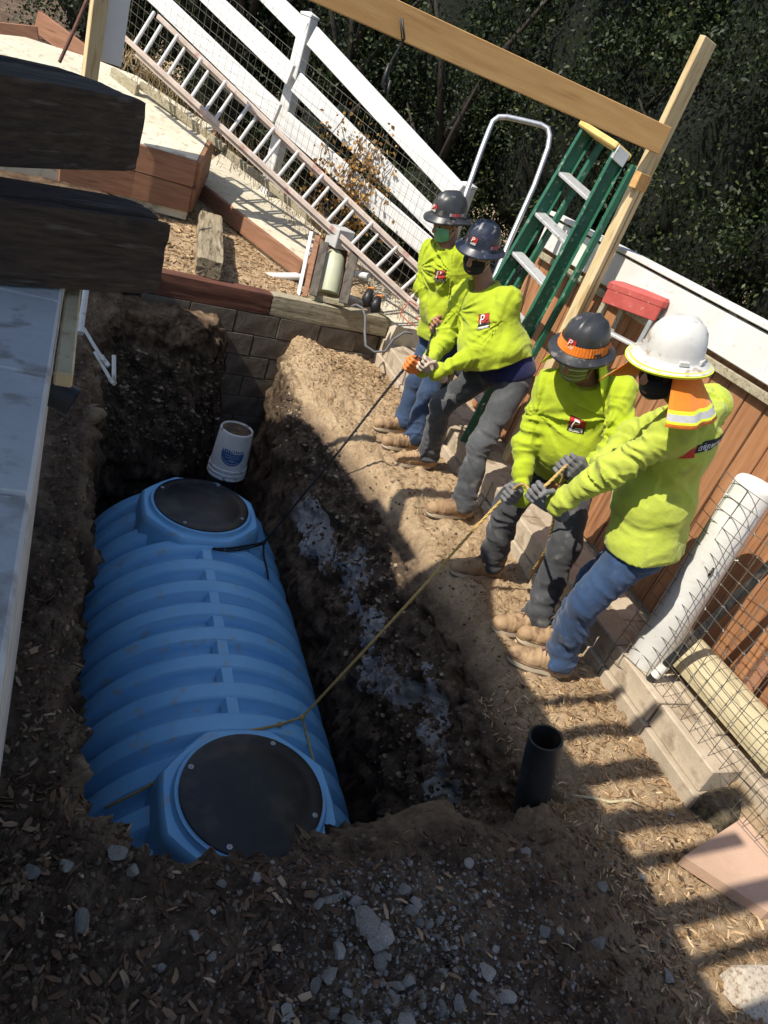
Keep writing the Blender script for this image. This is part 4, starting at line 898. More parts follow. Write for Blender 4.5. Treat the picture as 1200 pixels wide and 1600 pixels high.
def make_boot(parent, an, dr, m=None, lace=True, lift_=0.0):
    an = Vector(an); dr = Vector((dr[0], dr[1], 0)).normalized(); sd = Vector((-dr.y, dr.x, 0)); g = Vector((an.x, an.y, lift_))
    hl = g - dr*.085; bl = g + dr*.145; to = g + dr*.205; lo, hi = bounds([hl, to, an, g], .13); hi[2] = max(hi[2], an.z+.16); F = Field(lo, hi, .0055); u = Vector((0,0,1)); fl = (sd, 1.10)
    F.cone(an-dr*.012+u*.11, g-dr*.015+u*.10, .066, .060, .03, fold=(.007, 34, an.x*9, None)); F.cone(g-dr*.035+u*.07, g-dr*.035+u*.05, .054, .055, .02)
    F.cone(g+u*.098, bl+u*.062, .056, .046, .035, fold=(.006, 55, an.y*7, None)); F.cone(bl+u*.052, to+u*.050, .054, .046, .018, flat=fl)
    F.cone(hl+dr*.03+u*.055, bl+u*.042, .050, .050, .02); F.cone(to+u*.054, to+dr*.010+u*.050, .047, .043, .008)
    def det(D, x, y, z):
        t = (x-g.x)*dr.x+(y-g.y)*dr.y; hh = z-g.z
        D = D + .0035*np.exp(-((t-.150-.25*np.abs((x-g.x)*sd.x+(y-g.y)*sd.y))/.0045)**2) + .003*np.exp(-((t+.028-.15*hh)/.005)**2)*(hh < .12) + .003*np.exp(-((hh-.046)/.004)**2)
        return D + .0012*vn(x*60, y*60, z*60)
    F.cutfn(det); F.cut(g+u*.030, (0,0,-1)); F.cut(an+u*.07, (0,0,1)); b = obj('boot', F.mesh('boot'), m or M['boot'], parent, True)
    n = 36
    def outl(k):
        prof = []
        for q in range(n):
            th = 2*math.pi*q/n; c, s_ = math.cos(th), math.sin(th); L_ = (.186 if c > 0 else .128)*k; wq = (.058*(1+.10*c) - (.009 if -.5 < c < .1 else 0))*k; prof.append(g + dr*(.058+abs(c)**.72*math.copysign(L_, c)) + sd*(abs(s_)**.8*math.copysign(wq, s_)))
        return prof
    mb = MB(); mb.prism([p+u*.012 for p in outl(1.0)], .024); so2 = mb.build('sole', M['sole'], b, 40)
    mb = MB(); mb.prism([p+u*.001 for p in outl(.985)], .011); mb.build('outsole', M['outsole'], so2, 40)
    mb = MB(); mb.prism([p+u*.0362 for p in outl(.985)], .004); mb.build('welt', M['lace'], so2, 40)
    if lace:
        tg = [g + dr*(.030+.024*q) + u*(.158-.0135*q) for q in range(5)]
        for q in range(4):
            for sg in (-1, 1):
                mb = MB(); mb.tube([tg[q]+sd*sg*.030-u*.016, tg[q]+sd*sg*.010+u*.002, tg[q+1]-sd*sg*.012+u*.002, tg[q+1]-sd*sg*.032-u*.016], .0042, 6); mb.build('lace', M['lace'], b)
        for sg in (-1, 1):
            mb = MB(); mb.tube([tg[0]+u*.006, tg[0]+sd*sg*.03+u*.012-dr*.01, tg[0]+sd*sg*.052-u*.005+dr*.01, tg[0]+sd*sg*.03-u*.004+dr*.012, tg[0]+u*.004], .0036, 6); mb.build('lace_bow', M['lace'], b)
    return b

def make_helmet(parent, hc, f, u, m, label, edge=None, logo_on=True, tape=None, band=None):
    """full brim hard hat; hc = middle of the brim plane"""
    f, l, u = frame(f, u) if False else (Vector(f), Vector(u).cross(Vector(f)).normalized(), Vector(u)); hc = Vector(hc); n = 72
    prof = [(1.0,-.004,1),(1.42,-.012,1),(1.445,-.006,1),(1.43,.001,1),(1.06,.016,1),(1.025,.024,1),(1.0,.050,1),(.955,.085,1),(.86,.118,1),(.70,.142,1),(.48,.158,1),(.24,.165,1),(.01,.167,1)]
    V = []; F = []
    for (s_, h, _) in prof:
        for j in range(n):
            th = 2*math.pi*j/n; c, s2 = math.cos(th), math.sin(th); a, b = .128, .108
            br = max(0, s_-1.0)/.44; x = (a*min(s_,1.0) + br*.050)*c; y = (b*min(s_,1.0) + br*.050)*s2
            hh = h - br*.014*abs(c)**2*(1 if c > 0 else .3)
            if s_ < 1.0:
                hh += .010*math.exp(-(y/.014)**2)*(1-((s_-.35)/.9)**2)*(1 if s_ < .97 else .4) + .004*math.exp(-((abs(y)-.050)/.012)**2)*(s_ < .95)
            V.append(hc + f*x + l*y + u*hh)
    # inner shell
    for (s_, h) in ((.97,-.004),(.95,.06),(.6,.13),(.01,.145)):
        for j in range(n):
            th = 2*math.pi*j/n; V.append(hc + f*(.122*s_*math.cos(th)) + l*(.102*s_*math.sin(th)) + u*h)
    R0 = len(prof)
    for i in range(R0-1):
        for j in range(n): F.append((i*n+j, i*n+(j+1) % n, (i+1)*n+(j+1) % n, (i+1)*n+j))
    for i in range(R0, R0+3):
        for j in range(n): F.append((i*n+j, (i+1)*n+j, (i+1)*n+(j+1) % n, i*n+(j+1) % n))
    for j in range(n): F.append((j, R0*n+j, R0*n+(j+1) % n, (j+1) % n))
    h = obj('helmet', npmesh('helmet', V, F), m, parent, 50); h['label'] = label
    def ring(nm, mm, s0, s1, h0, h1, th0=-math.pi, th1=math.pi, k=60, wob=0.0, out=.003):
        V = []; F = []
        for i in range(k+1):
            th = th0+(th1-th0)*i/k; c, s2 = math.cos(th), math.sin(th)
            for (s_, hh) in ((s0, h0), ((s0+s1)/2, (h0+h1)/2), (s1, h1)):
                br = max(0, s_-1)/.44; w_ = wob*math.sin(i*2.1)+wob*math.sin(i*3.7)
                V.append(hc + f*((.128*min(s_,1)+br*.05+out+w_)*c) + l*((.108*min(s_,1)+br*.05+out+w_)*s2) + u*(hh - br*.014*abs(c)**2*(1 if c > 0 else .3)))
        for i in range(k):
            for q in range(2): F.append((3*i+q, 3*i+3+q, 3*i+4+q, 3*i+1+q))
        mb = MB(); mb.add(V, F); return mb.build(nm, mm, h, True)
    if edge: ring('brim_edge', edge, 1.30, 1.455, .0065, -.0045, out=.0022); ring('brim_edge', edge, 1.455, 1.40, -.003, -.014, out=.0022)
    if tape:
        for (a, b, mm) in tape: ring('tape', mm, 1.0, .985, .032, .052, a, b, 12, out=.0025)
    if band: ring('sweat_band', band, 1.06, .985, .018, .062, k=150, wob=.0022, out=.004)
    for sg in (-1, 1): # slots and side clips
        for th in (math.radians(70), math.radians(115)):
            c = hc + f*(.132*math.cos(th)) + l*(sg*.113*math.sin(th)) + u*.026; tg = (f*-math.sin(th) + l*sg*math.cos(th)).normalized(); mb = MB(); mb.obox(c, tg*.020, (c-hc).normalized()*.006, u*.009, .002); mb.build('clip', m, h)
    if logo_on:
        logo(h, hc + f*.10 + u*.055, f + u*.25, u, .046, h, off=.0025)
    return h

def make_worker(key, label, face_f, head_tilt, shirt_m, pants_m, hat, belly=0.0, hem=.02, slim=1.0, boots=((-1,0),(-1,0)), under=None, mask=None, seed=1.0, legs=('L','R')):
    j = {k: Vector(v) for k, v in J[key].items()}
    root_f = (j['shL']-j['shR']).cross(Vector((0,0,1))).normalized(); l = (j['shL']-j['shR']).normalized()
    shm = (j['shL']+j['shR'])/2; up = (shm-j['pel']).normalized(); f = l.cross(up).normalized()
    hd = j['head']; hf, hl, hu = frame(face_f)
    nk = shm + up*.03 - f*.01
    # --- body: one continuous skin mesh
    pts = list(j.values()) + [hd+Vector((0,0,.15))]; lo, hi = bounds(pts, .14); B = Field(lo, hi, .0082)
    R3 = (tuple(hf), tuple(hl), tuple(hu))
    B.ell(hd - hf*.008 + hu*.035, (.094,.076,.088), R3, .01); B.ell(hd + hf*.022 - hu*.035, (.066,.060,.078), R3, .03); B.cone(hd + hf*.052 - hu*.085, hd + hf*.038 - hu*.082, .030, .036, .03)
    B.cone(hd + hf*.084 + hu*.018, hd + hf*.104 - hu*.022, .011, .0165, .012); B.cone(hd + hf*.09 - hu*.024 + hl*.012, hd + hf*.09 - hu*.024 - hl*.012, .011, .011, .01)
    B.cone(hd + hf*.078 + hu*.032 + hl*.03, hd + hf*.078 + hu*.032 - hl*.03, .014, .014, .015)
    B.cone(hd + hf*.080 - hu*.055 + hl*.018, hd + hf*.080 - hu*.055 - hl*.018, .010, .010, .008)
    for sg in (-1, 1): B.cone(hd + hl*sg*.076 - hf*.012 + hu*.012, hd + hl*sg*.080 - hf*.008 - hu*.030, .014, .009, .006, flat=(hl, 1.6))
    B.cone(hd - hf*.025 - hu*.05, nk - up*.02, .058, .064, .03)
    for a, b in (('shL','shR'),): B.cone(j[a].lerp(shm,.3)-up*.02, j[b].lerp(shm,.3)-up*.02, .05, .05, .04)
    B.cone(shm - up*.12, j['pel'], .085, .075, .05)
    for s_ in 'LR':
        B.cone(j['sh'+s_].lerp(shm,.12), j['el'+s_], .045, .038, .03); B.cone(j['el'+s_], j['wr'+s_], .038, .027, .02); B.cone(j['hip'+s_], j['kn'+s_], .066, .048, .04); B.cone(j['kn'+s_], j['an'+s_], .046, .034, .02)
    body_ = obj('person', B.mesh('person'), M['skin'], None, True); tag(body_, label, 'person', 'crew pulling the ropes')
    # eyes, brows, hair
    for sg in (-1, 1):
        mb = MB(); c = hd + hf*.079 + hl*sg*.030 + hu*.012
        mb.lathe([(.0005,-.008),(.010,-.004),(.0125,.0),(.010,.004),(.0005,.006)], c, hl, hu, hf, 12); mb.build('eye', M['eye'], body_, True)
        mb = MB(); mb.tube([hd + hf*.088 + hl*sg*.014 + hu*.034, hd + hf*.086 + hl*sg*.032 + hu*.040, hd + hf*.072 + hl*sg*.052 + hu*.034], [.004,.005,.003], 6); mb.build('eyebrow', M['hair'], body_)
    H = Field(*bounds([hd-Vector((.14,.14,.1)), hd+Vector((.14,.14,.15))], .02), .007); H.ell(hd - hf*.014 + hu*.040, (.096,.081,.090), R3, .01); 
    def hcut(D, x, y, z):
        q = (x-hd.x)*hf.x+(y-hd.y)*hf.y+(z-hd.z)*hf.z; h = (x-hd.x)*hu.x+(y-hd.y)*hu.y+(z-hd.z)*hu.z
        D = D + .004*vn(x*90, y*90, z*60); return np.maximum(D, np.maximum(q-.045-.6*np.maximum(h-.02,0), -(h+.055-.25*np.maximum(q,-.06))))
    H.cutfn(hcut); obj('hair', H.mesh('hair'), M['hair'], body_, True)
    # --- shirt
    lo, hi = bounds([j['shL'], j['shR'], j['elL'], j['elR'], j['wrL'], j['wrR'], j['pel'], nk], .22); S = Field(lo, hi, .0072); sd = seed*13.7
    S.cone(j['shL'].lerp(shm,.22)-up*.012, j['shR'].lerp(shm,.22)-up*.012, .076, .076, .03, flat=(f, .92)); S.cone(nk+up*.005, j['shL'].lerp(shm,.15), .066, .058, .05); S.cone(nk+up*.005, j['shR'].lerp(shm,.15), .066, .058, .05)
    C = shm - up*.13 + f*.015; S.cone(C+l*.075, C-l*.075, .126*slim, .126*slim, .07, flat=(f, 1.12), fold=(.008, 9, sd, None))
    W_ = j['pel'] + up*.20 + f*(.02+belly*.6); S.cone(C, W_, .128*slim, (.126+belly)*slim, .08, fold=(.012, 11, sd+3, 'b'), flat=(f, 1.08))
    S.cone(W_+l*.055, W_-l*.055, (.118+belly)*slim, (.118+belly)*slim, .07, fold=(.010, 10, sd+8, None)); P_ = j['pel'] + up*(hem+.03); S.cone(W_, P_, (.130+belly)*slim, .138*slim, .07, fold=(.016, 16, sd+5, 'b')); S.cone(P_+l*.080, P_-l*.080, .142*slim, .142*slim, .05, fold=(.014, 12, sd+6, None))
    S.cone(nk - up*.05, nk + up*.022, .092, .070, .05)
    for s_, q in (('L', 1), ('R', 2)):
        S.cone(j['sh'+s_].lerp(shm, .10), j['el'+s_], .064*slim, .057*slim, .04, fold=(.028, 27, sd+q*7, 'b')); S.cone(j['el'+s_], j['wr'+s_].lerp(j['el'+s_], .04), .056*slim, .042, .03, fold=(.034, 34, sd+q*11, 'ab'))
    def wr_(D, x, y, z):
        px, py, pz = x-j['pel'].x, y-j['pel'].y, z-j['pel'].z
        hp = px*up.x+py*up.y+pz*up.z; lp = px*l.x+py*l.y+pz*l.z; fp = px*f.x+py*f.y+pz*f.z
        # drape: long soft folds, creases fanning out of the armpits, bunching above the hem
        D = D - .006*(1-2.4*np.abs(vn(lp*11+2*vn(hp*3+sd, lp*2, fp*2), hp*2.2+sd, fp*5)))*np.clip(1.2-hp*1.6, .2, 1)
        for A, sg in ((j['shL']-up*.10-l*.02, 1), (j['shR']-up*.10+l*.02, -1)):
            ax_, ay_, az_ = x-A.x, y-A.y, z-A.z; a = -(ax_*l.x+ay_*l.y+az_*l.z)*sg; b = ax_*up.x+ay_*up.y+az_*up.z; c = ax_*f.x+ay_*f.y+az_*f.z; r = np.sqrt(a*a+b*b+c*c)
            th = np.arctan2(b, a); D = D - .009*np.exp(-((r-.17)/.11)**2)*sst(.06,.16,r)*(1-2.7*np.abs(vn(th*4.2+sd*1.3, r*3.5+sd, np.sign(c)*2+.3*c)))
        D = D - .010*np.exp(-np.maximum(hp-hem, 0)/.10)*(1-2.6*np.abs(vn(hp*24+1.6*vn(lp*6+sd, fp*6, hp*3), lp*3+sd, fp*3)))
        D = D - .0016*vn(x*45, y*45, z*45)
        dist = np.sqrt((x-P_.x)**2+(y-P_.y)**2+(z-P_.z)**2)
        return np.where(dist < .36, np.maximum(D, hem + .012*vn(x*9, y*9, z*3+sd) - hp), D)
    S.cutfn(wr_); S.cut(nk + up*.030 + hf*.0, (up*.85 - f*.35).normalized()*1.0 if True else up) if False else None
    # neck opening
    def neckcut(D, x, y, z):
        hp = (x-nk.x)*up.x+(y-nk.y)*up.y+(z-nk.z)*up.z; ff = (x-nk.x)*f.x+(y-nk.y)*f.y+(z-nk.z)*f.z; r = np.sqrt(np.maximum(0, (x-nk.x)**2+(y-nk.y)**2+(z-nk.z)**2-hp**2))
        return np.where(r < .10, np.maximum(D, hp + .25*ff - .030), D)
    S.cutfn(neckcut); shirt = obj('shirt', S.mesh('shirt'), shirt_m, body_, True)
    # ribbed cuffs
    for s_ in 'LR':
        d = (j['wr'+s_]-j['el'+s_]).normalized(); mb = MB(); c = j['wr'+s_] - d*.012; a = d.orthogonal().normalized(); mb.lathe([(.047,-.03),(.0485,-.02),(.047,0),(.0465,.016),(.042,.020),(.036,.012)], c, a, d.cross(a), d, 24); mb.build('cuff', shirt_m, shirt, True)
    # --- trousers
    lo, hi = bounds([j['pel'], j['hipL'], j['hipR'], j['knL'], j['knR'], j['anL'], j['anR']], .20); lo[2] = .0; T = Field(lo, hi, .0075); lh = (j['hipL']-j['hipR']).normalized()
    T.cone(j['pel']+lh*.07+up*.04, j['pel']-lh*.07+up*.04, .108, .108, .05); T.cone(j['pel']+up*.14+lh*.06, j['pel']+up*.14-lh*.06, .115, .115, .05); T.cone(j['pel']-f*.03+lh*.06, j['pel']-f*.03-lh*.06, .104, .104, .05)
    for s_, q in (('L', 1), ('R', 2)):
        kn, an, hp = j['kn'+s_], j['an'+s_], j['hip'+s_]; dsh = (an-kn).normalized()
        T.cone(hp, kn, .102, .074, .06, fold=(.012, 13, sd+q*5, 'ab')); T.cone(kn, kn.lerp(an, .45), .074, .069, .04, fold=(.012, 20, sd+q*9, 'a')); T.cone(kn.lerp(an, .45), an+Vector((0,0,.015)), .069, .078, .04, fold=(.016, 28, sd+q*15, 'b'))
    def pw(D, x, y, z):
        w1 = vn(z*17+x*9-y*7+3.0*vn(x*5, y*5, z*5+sd), x*4+sd, y*4+z*2); w2 = vn(x*22+sd, y*22, z*9)
        D = D - .009*(1-2.4*np.abs(w1))*np.clip(1.35-z, .3, 1) + .002*w2
        hp = (x-j['pel'].x)*up.x+(y-j['pel'].y)*up.y+(z-j['pel'].z)*up.z; D = np.maximum(D, hp-.17)
        return np.maximum(D, .070 + .012*vn(x*14, y*14, z) - z)
    T.cutfn(pw); pants = obj('trousers', T.mesh('trousers'), pants_m, body_, True)
    if under:
        U = Field(*bounds([j['pel'], j['pel']+up*.25], .26), .009); 
        U.cone(j['pel']+lh*.07+up*.10, j['pel']-lh*.07+up*.10, .142, .142, .05, fold=(.012, 14, sd, None)); U.cone(j['pel']+up*.03+lh*.07-f*.02, j['pel']+up*.03-lh*.07-f*.02, .150, .150, .05, fold=(.014, 16, sd+1, None))
        def uc(D, x, y, z):
            hp = (x-j['pel'].x)*up.x+(y-j['pel'].y)*up.y+(z-j['pel'].z)*up.z; return np.maximum(D, np.maximum(hp-.2, -.03+.012*vn(x*9,y*9,z*4)-hp))
        U.cutfn(uc); obj('undershirt', U.mesh('undershirt'), under, body_, True)
    # --- boots
    for s_, dr in zip('LR', boots): make_boot(body_, j['an'+s_], dr)
    # --- helmet
    hf2, hl2, hu2 = frame((Vector(face_f).normalized() + Vector((0,0,head_tilt))).normalized())
    m_, lb, kw = hat; hat_o = make_helmet(body_, hd + hu2*.048 - hf2*.004, hf2, hu2, m_, lb, **kw)
    # --- face mask
    if mask:
        V = []; F = []; nu, nv = 22, 10
        for i in range(nu+1):
            a = (i/nu-.5)*2*1.25
            for q in range(nv+1):
                v = q/nv; hh = -.098 + .108*v; r = .096 - .020*abs(v-.62)*1.2 + .012*math.exp(-(a/.28)**2)*math.exp(-((v-.72)/.25)**2) + .0022*math.sin(v*22)*(abs(a) < 1)
                taper = 1-.28*(abs(a)/1.25)**2; V.append(hd + hf*(r*math.cos(a)*.98+.004) + hl*(r*.90*math.sin(a)) + hu*((hh+.045)*taper-.045))
        for i in range(nu):
            for q in range(nv): F.append((i*(nv+1)+q, (i+1)*(nv+1)+q, (i+1)*(nv+1)+q+1, i*(nv+1)+q+1))
        mb = MB(); mb.add(V, F); mk = mb.build('face_mask', mask, body_, True)
        for sg in (-1, 1):
            for v0 in (.15, .85):
                e = hd + hf*(.09*math.cos(1.25)) + hl*(sg*.084*math.sin(1.25)) + hu*((-.098+.108*v0+.045)*.72-.045); mb = MB(); mb.tube([e, hd + hl*sg*.088 - hf*.006 + hu*(.008 if v0 > .5 else -.02)], .0018, 5); mb.build('ear_loop', M['mask_stripe'], mk)
        if mask is M['mask_olive']:
            for q0 in (2, 5, 8):
                vv = [v + hf*.0022 for i in range(nu+1) for v in (V[i*(nv+1)+q0], V[i*(nv+1)+q0]+ (V[i*(nv+1)+q0+1]-V[i*(nv+1)+q0])*.75)]; mb = MB(); mb.add(vv, [(2*i, 2*i+2, 2*i+3, 2*i+1) for i in range(nu)]); mb.build('mask_stripe', M['mask_stripe'], mk)
    return dict(j=j, body=body_, shirt=shirt, f=f, l=l, up=up, hd=hd, hf=hf, hl=hl, hu=hu, hf2=hf2, hl2=hl2, hu2=hu2, nk=nk, shm=shm, hat=hat_o)
TP = [(-2.0,-1.05,M['greytape']),(-1.75,-1.15,M['redtape']),(1.05,2.0,M['greytape']),(1.15,1.75,M['redtape'])]
wF = make_worker('F', 'worker in lime shirt, black helmet and green face mask, farthest back', (-.86,-.22,-.42), .22, M['hivis'], M['navyjean'], (M['hat_black'], 'black full brim hard hat with red tape', dict(tape=TP)), slim=.92, hem=-.02, boots=((-.95,-.12),(-.96,-.10)), mask=M['mask_green'], seed=1)
wB = make_worker('B', 'stout worker in lime shirt, black helmet and black mask pulling the black rope', (-.70,-.58,-.40), .22, M['hivis'], M['greyjean'], (M['hat_navy'], 'scuffed black full brim hard hat', dict(tape=TP)), belly=.055, hem=.10, slim=1.06, boots=((-.99,-.08),(-.97,-.10)), under=M['navy'], mask=M['mask_black'], seed=2)
wO = make_worker('O', 'worker in lime shirt and black helmet with orange band holding the yellow rope', (-.74,-.42,-.52), .25, M['hivis'], M['darkjean'], (M['hat_black'], 'black hard hat with a gathered orange band', dict(band=M['orange_cloth'])), belly=.035, hem=-.01, slim=1.04, boots=((-.98,.02),(-1,.02)), mask=M['mask_olive'], seed=3)
wW = make_worker('W', 'worker in white helmet, orange neck shade and blue jeans, nearest in front', (-.93,-.16,-.40), .20, M['hivis_pale'], M['bluejean'], (M['hat_white'], 'dirty white full brim hard hat with a yellow edge', dict(edge=M['neon'], logo_on=False)), belly=.02, hem=-.02, slim=1.05, boots=((-.92,.36),(-.95,.2)), mask=M['mask_black'], seed=4)
# chest logos
for w_, up_, sdw in ((wF, .12, .07), (wB, .10, .08), (wO, .13, .03)):
    c = w_['shm'] - w_['up']*up_ + w_['f']*.12 + w_['l']*sdw; logo(w_['shirt'], c, w_['f'] + w_['l']*.15, w_['up'], .085, w_['shirt'], off=.003)
# printed strip on the back of the white helmet worker
w_ = wW; bc_ = w_['shm'] - w_['up']*.07 - w_['f']*.10 - w_['l']*.02; bn = -w_['f'] + w_['up']*.25
decal(w_['shirt'], bc_, bn, w_['up'], .36, .038, 'back_print', M['logo_black'], w_['shirt'], 22, 3, off=.003)
tm = text_mesh('Engineering Construction', .034); decal(w_['shirt'], bc_ + w_['l']*-.01, bn, w_['up'], 1, 1, 'back_lettering', M['logo_white'], w_['shirt'], off=.0075, poly=tm)
decal(w_['shirt'], bc_ + w_['l']*.20 - w_['up']*.002, bn, w_['up'], .045, .05, 'back_logo', M['logo_red'], w_['shirt'], 4, 3, off=.0034)
# dark glasses
mb = MB(); hd, hf, hl, hu = w_['hd'], w_['hf'], w_['hl'], w_['hu']
V = []; F = []
for i in range(17):
    a = (i/16-.5)*2.5; r = .101
    for q in range(4): V.append(hd + hf*(r*math.cos(a)) + hl*(r*.86*math.sin(a)) + hu*(.034-.046*q/3*(1-.25*abs(a)/1.25)))
for i in range(16):
    for q in range(3): F.append((4*i+q, 4*i+4+q, 4*i+5+q, 4*i+1+q))
mb.add(V, F); mb.build('dark_glasses', mat('dark_lens', (.006,.006,.007), None, 8, .12, spec=.6), w_['body'], True)
# neck shades hanging from the helmets
def neck_shade(w, m, a0, a1, drop, flare, nm, bandm=None, n=40, tk=8, amp=.008):
    hc = w['hd'] + w['hu2']*.045; f, l, u = w['hf2'], w['hl2'], w['hu2']; dn = Vector((0,0,-1))*.7 - u*.3 - f*.18
    def P(a, t):
        r0 = .112; r = r0 + flare*t**1.1 + amp*t*math.sin(a*9+1)+ .004*math.sin(a*17)*t; return hc + f*(r*math.cos(a)) + l*(r*.88*math.sin(a)) + dn*(drop*t)
    V = []; F = []
    for i in range(n+1):
        a = a0+(a1-a0)*i/n
        for q in range(tk+1): V.append(P(a, q/tk))
    for i in range(n):
        for q in range(tk): F.append((i*(tk+1)+q, (i+1)*(tk+1)+q, (i+1)*(tk+1)+q+1, i*(tk+1)+q+1))
    mb = MB(); mb.add(V, F); o = mb.build(nm, m, w['body'], True); sm = o.modifiers.new('thickness', 'SOLIDIFY'); sm.thickness = .003
    if bandm:
        for (t0, t1, mm) in bandm:
            V = []; F = []
            for i in range(n+1):
                a = a0+(a1-a0)*i/n; c = P(a, 0)
                for t in (t0, (t0+t1)/2, t1):
                    p = P(a, t); o_ = (f*math.cos(a) + l*math.sin(a))*.0045 + Vector((0,0,.001)); V.append(p+o_)
            for i in range(n):
                for q in range(2): F.append((3*i+q, 3*i+3+q, 3*i+4+q, 3*i+1+q))
            mb = MB(); mb.add(V, F); mb.build('reflective_band', mm, o, True)
neck_shade(wW, M['orange_cloth'], 1.05, 2*math.pi-1.05, .185, .15, 'neck_shade', [(.70,.77,M['yellow_cloth']),(.76,.89,M['reflect']),(.88,.93,M['yellow_cloth'])])
neck_shade(wO, M['yellow_cloth'], 1.5, 2*math.pi-1.5, .17, .095, 'neck_shade')

# ------------------------------------------------------------------ hands on the ropes
M['rope_y'] = mat('tan_rope', (.42,.27,.08), (.56,.38,.14), 120, .8, .002, 220); M['rope_b'] = mat('black_rope', (.012,.012,.014), (.03,.03,.032), 120, .7, .002, 220)
KY = at(472, 1121, z=-.835); KB = at(412, 848, z=-.86)
def perp(v, a): v = Vector(v); a = Vector(a).normalized(); return (v - a*v.dot(a)).normalized()
def hold(w, s_, rope_pt, a, m, name, side):
    """hand of worker w closed on the rope near rope_pt"""
    j = w['j']; wr = j['wr'+s_]; d = perp((Vector(rope_pt)-wr), a); n = a.cross(d).normalized()*side
    return make_hand(w['body'], wr, d, -a, n, m, name), grip(wr, d, n)
aY = (KY - Vector((2.12,2.62,.72))).normalized(); aB = (KB - Vector((2.08,4.14,.74))).normalized()
_, gO = hold(wO, 'R', wO['j']['wrR'] + Vector((-.12,-.05,-.08)), aY, M['glove_grey'], 'right_glove', 1)
_, gW = hold(wW, 'L', wW['j']['wrL'] + Vector((-.09,.03,-.04)), aY, M['glove_grey'], 'left_glove', -1)
_, gO2 = hold(wO, 'L', wO['j']['wrL'] + Vector((-.11,.02,-.06)), aY, M['glove_grey'], 'left_glove', -1)
_, gW2 = hold(wW, 'R', wW['j']['wrR'] + Vector((-.10,0,-.05)), aY, M['glove_grey'], 'right_glove', 1)
_, gB = hold(wB, 'R', wB['j']['wrR'] + Vector((-.09,-.02,-.08)), aB, M['glove_orange'], 'right_glove', 1)
_, gB2 = hold(wB, 'L', wB['j']['wrL'] + Vector((-.11,.03,-.05)), aB, M['glove_bare'], 'left_glove', -1)
_, gF = hold(wF, 'R', wF['j']['wrR'] + Vector((-.05,-.08,-.08)), aB, M['skin'], 'right_hand', 1)
_, gF2 = hold(wF, 'L', wF['j']['wrL'] + Vector((-.08,-.02,-.08)), aB, M['skin'], 'left_hand', -1)
def twisted(mb, pts, r, tw=60, strands=3, n=6):
    """laid rope of three strands along a smooth path"""
    P = [Vector(p) for p in pts]; S_ = [];
    for i in range(len(P)-1):
        p0, p1, p2, p3 = P[max(i-1,0)], P[i], P[i+1], P[min(i+2, len(P)-1)]; m = max(2, int((p2-p1).length/.02))
        for k in range(m):
            t = k/m; S_.append(.5*((2*p1)+(p2-p0)*t+(2*p0-5*p1+4*p2-p3)*t*t+(3*p1-p0-3*p2+p3)*t**3))
    S_.append(P[-1]); ds = 0; tr = [[] for _ in range(strands)]; a = None
    for i, p in enumerate(S_):
        t = (S_[min(i+1,len(S_)-1)]-S_[max(i-1,0)]).normalized(); a = t.orthogonal().normalized() if a is None else (a-t*a.dot(t)).normalized(); b = t.cross(a)
        if i: ds += (p-S_[i-1]).length
        for s_ in range(strands):
            th = ds*tw + 2*math.pi*s_/strands; tr[s_].append(p + (a*math.cos(th)+b*math.sin(th))*r*.5)
    for q in tr: mb.tube(q, r*.56, n)
def tk(px, py, off=.008): # on the tank shell
    r = ray(px, py); r_ = TR+off; A = r.x**2+r.z**2; B_ = 2*((CAM.x-TX)*r.x+(CAM.z-TZ)*r.z); C_ = (CAM.x-TX)**2+(CAM.z-TZ)**2-r_*r_; k = (-B_-math.sqrt(max(0,B_*B_-4*A*C_)))/(2*A); return CAM + r*k
mb = MB(); gm = (gO+gW)/2
end_ = gW2 + Vector((.05,.05,-.12))
twisted(mb, [KY, KY.lerp(gO, .5)-Vector((0,0,.012)), gO, gW, gW2, end_, Vector((2.5,2.75,.45)), Vector((2.62,2.9,.15))], .0085, n=6)
yr = mb.build('yellow_rope', M['rope_y'], None, True); tag(yr, 'taut tan yellow rope from the crew down to the near end of the tank', 'rope')
mb = MB(); K2 = tk(437, 1132, .012)
twisted(mb, [KY, tk(455,1126), K2, tk(400,1140), tk(360,1147), tk(318,1160), tk(285,1185), tk(255,1212), tk(225,1232), tk(190,1250), tk(165,1262)], .0075); twisted(mb, [KY, tk(480,1150,.012), tk(488,1180), tk(492,1196)], .0065)
for c, r_ in ((KY, .018), (K2, .016)):
    mb.lathe([(.0005,-r_),(r_*.8,-r_*.6),(r_,0),(r_*.8,r_*.6),(.0005,r_)], c, n=10)
mb.build('sling', M['rope_y'], yr, True)
mb = MB(); twisted(mb, [KB, KB.lerp(gB, .5)-Vector((0,0,.02)), gB, gB2, gF.lerp(gB2, .4), gF, gF2, Vector((2.6,4.75,.4)), Vector((2.7,4.8,.12))], .0095)
br = mb.build('black_rope', M['rope_b'], None, True); tag(br, 'taut black rope from the rear workers down to the far end of the tank', 'rope')
mb = MB(); twisted(mb, [KB, tk(385,853,.012), tk(355,857,.014), tk(332,857,.014)], .0085); twisted(mb, [KB-Vector((0,0,.012)), tk(386,857,.014), tk(355,861,.016), tk(334,858,.014)], .0075); twisted(mb, [KB, tk(412,868,.01), tk(417,890), tk(419,905)], .0085)
mb.lathe([(.0005,-.016),(.014,-.01),(.018,0),(.014,.01),(.0005,.016)], KB, n=10); mb.build('sling', M['rope_b'], br, True)
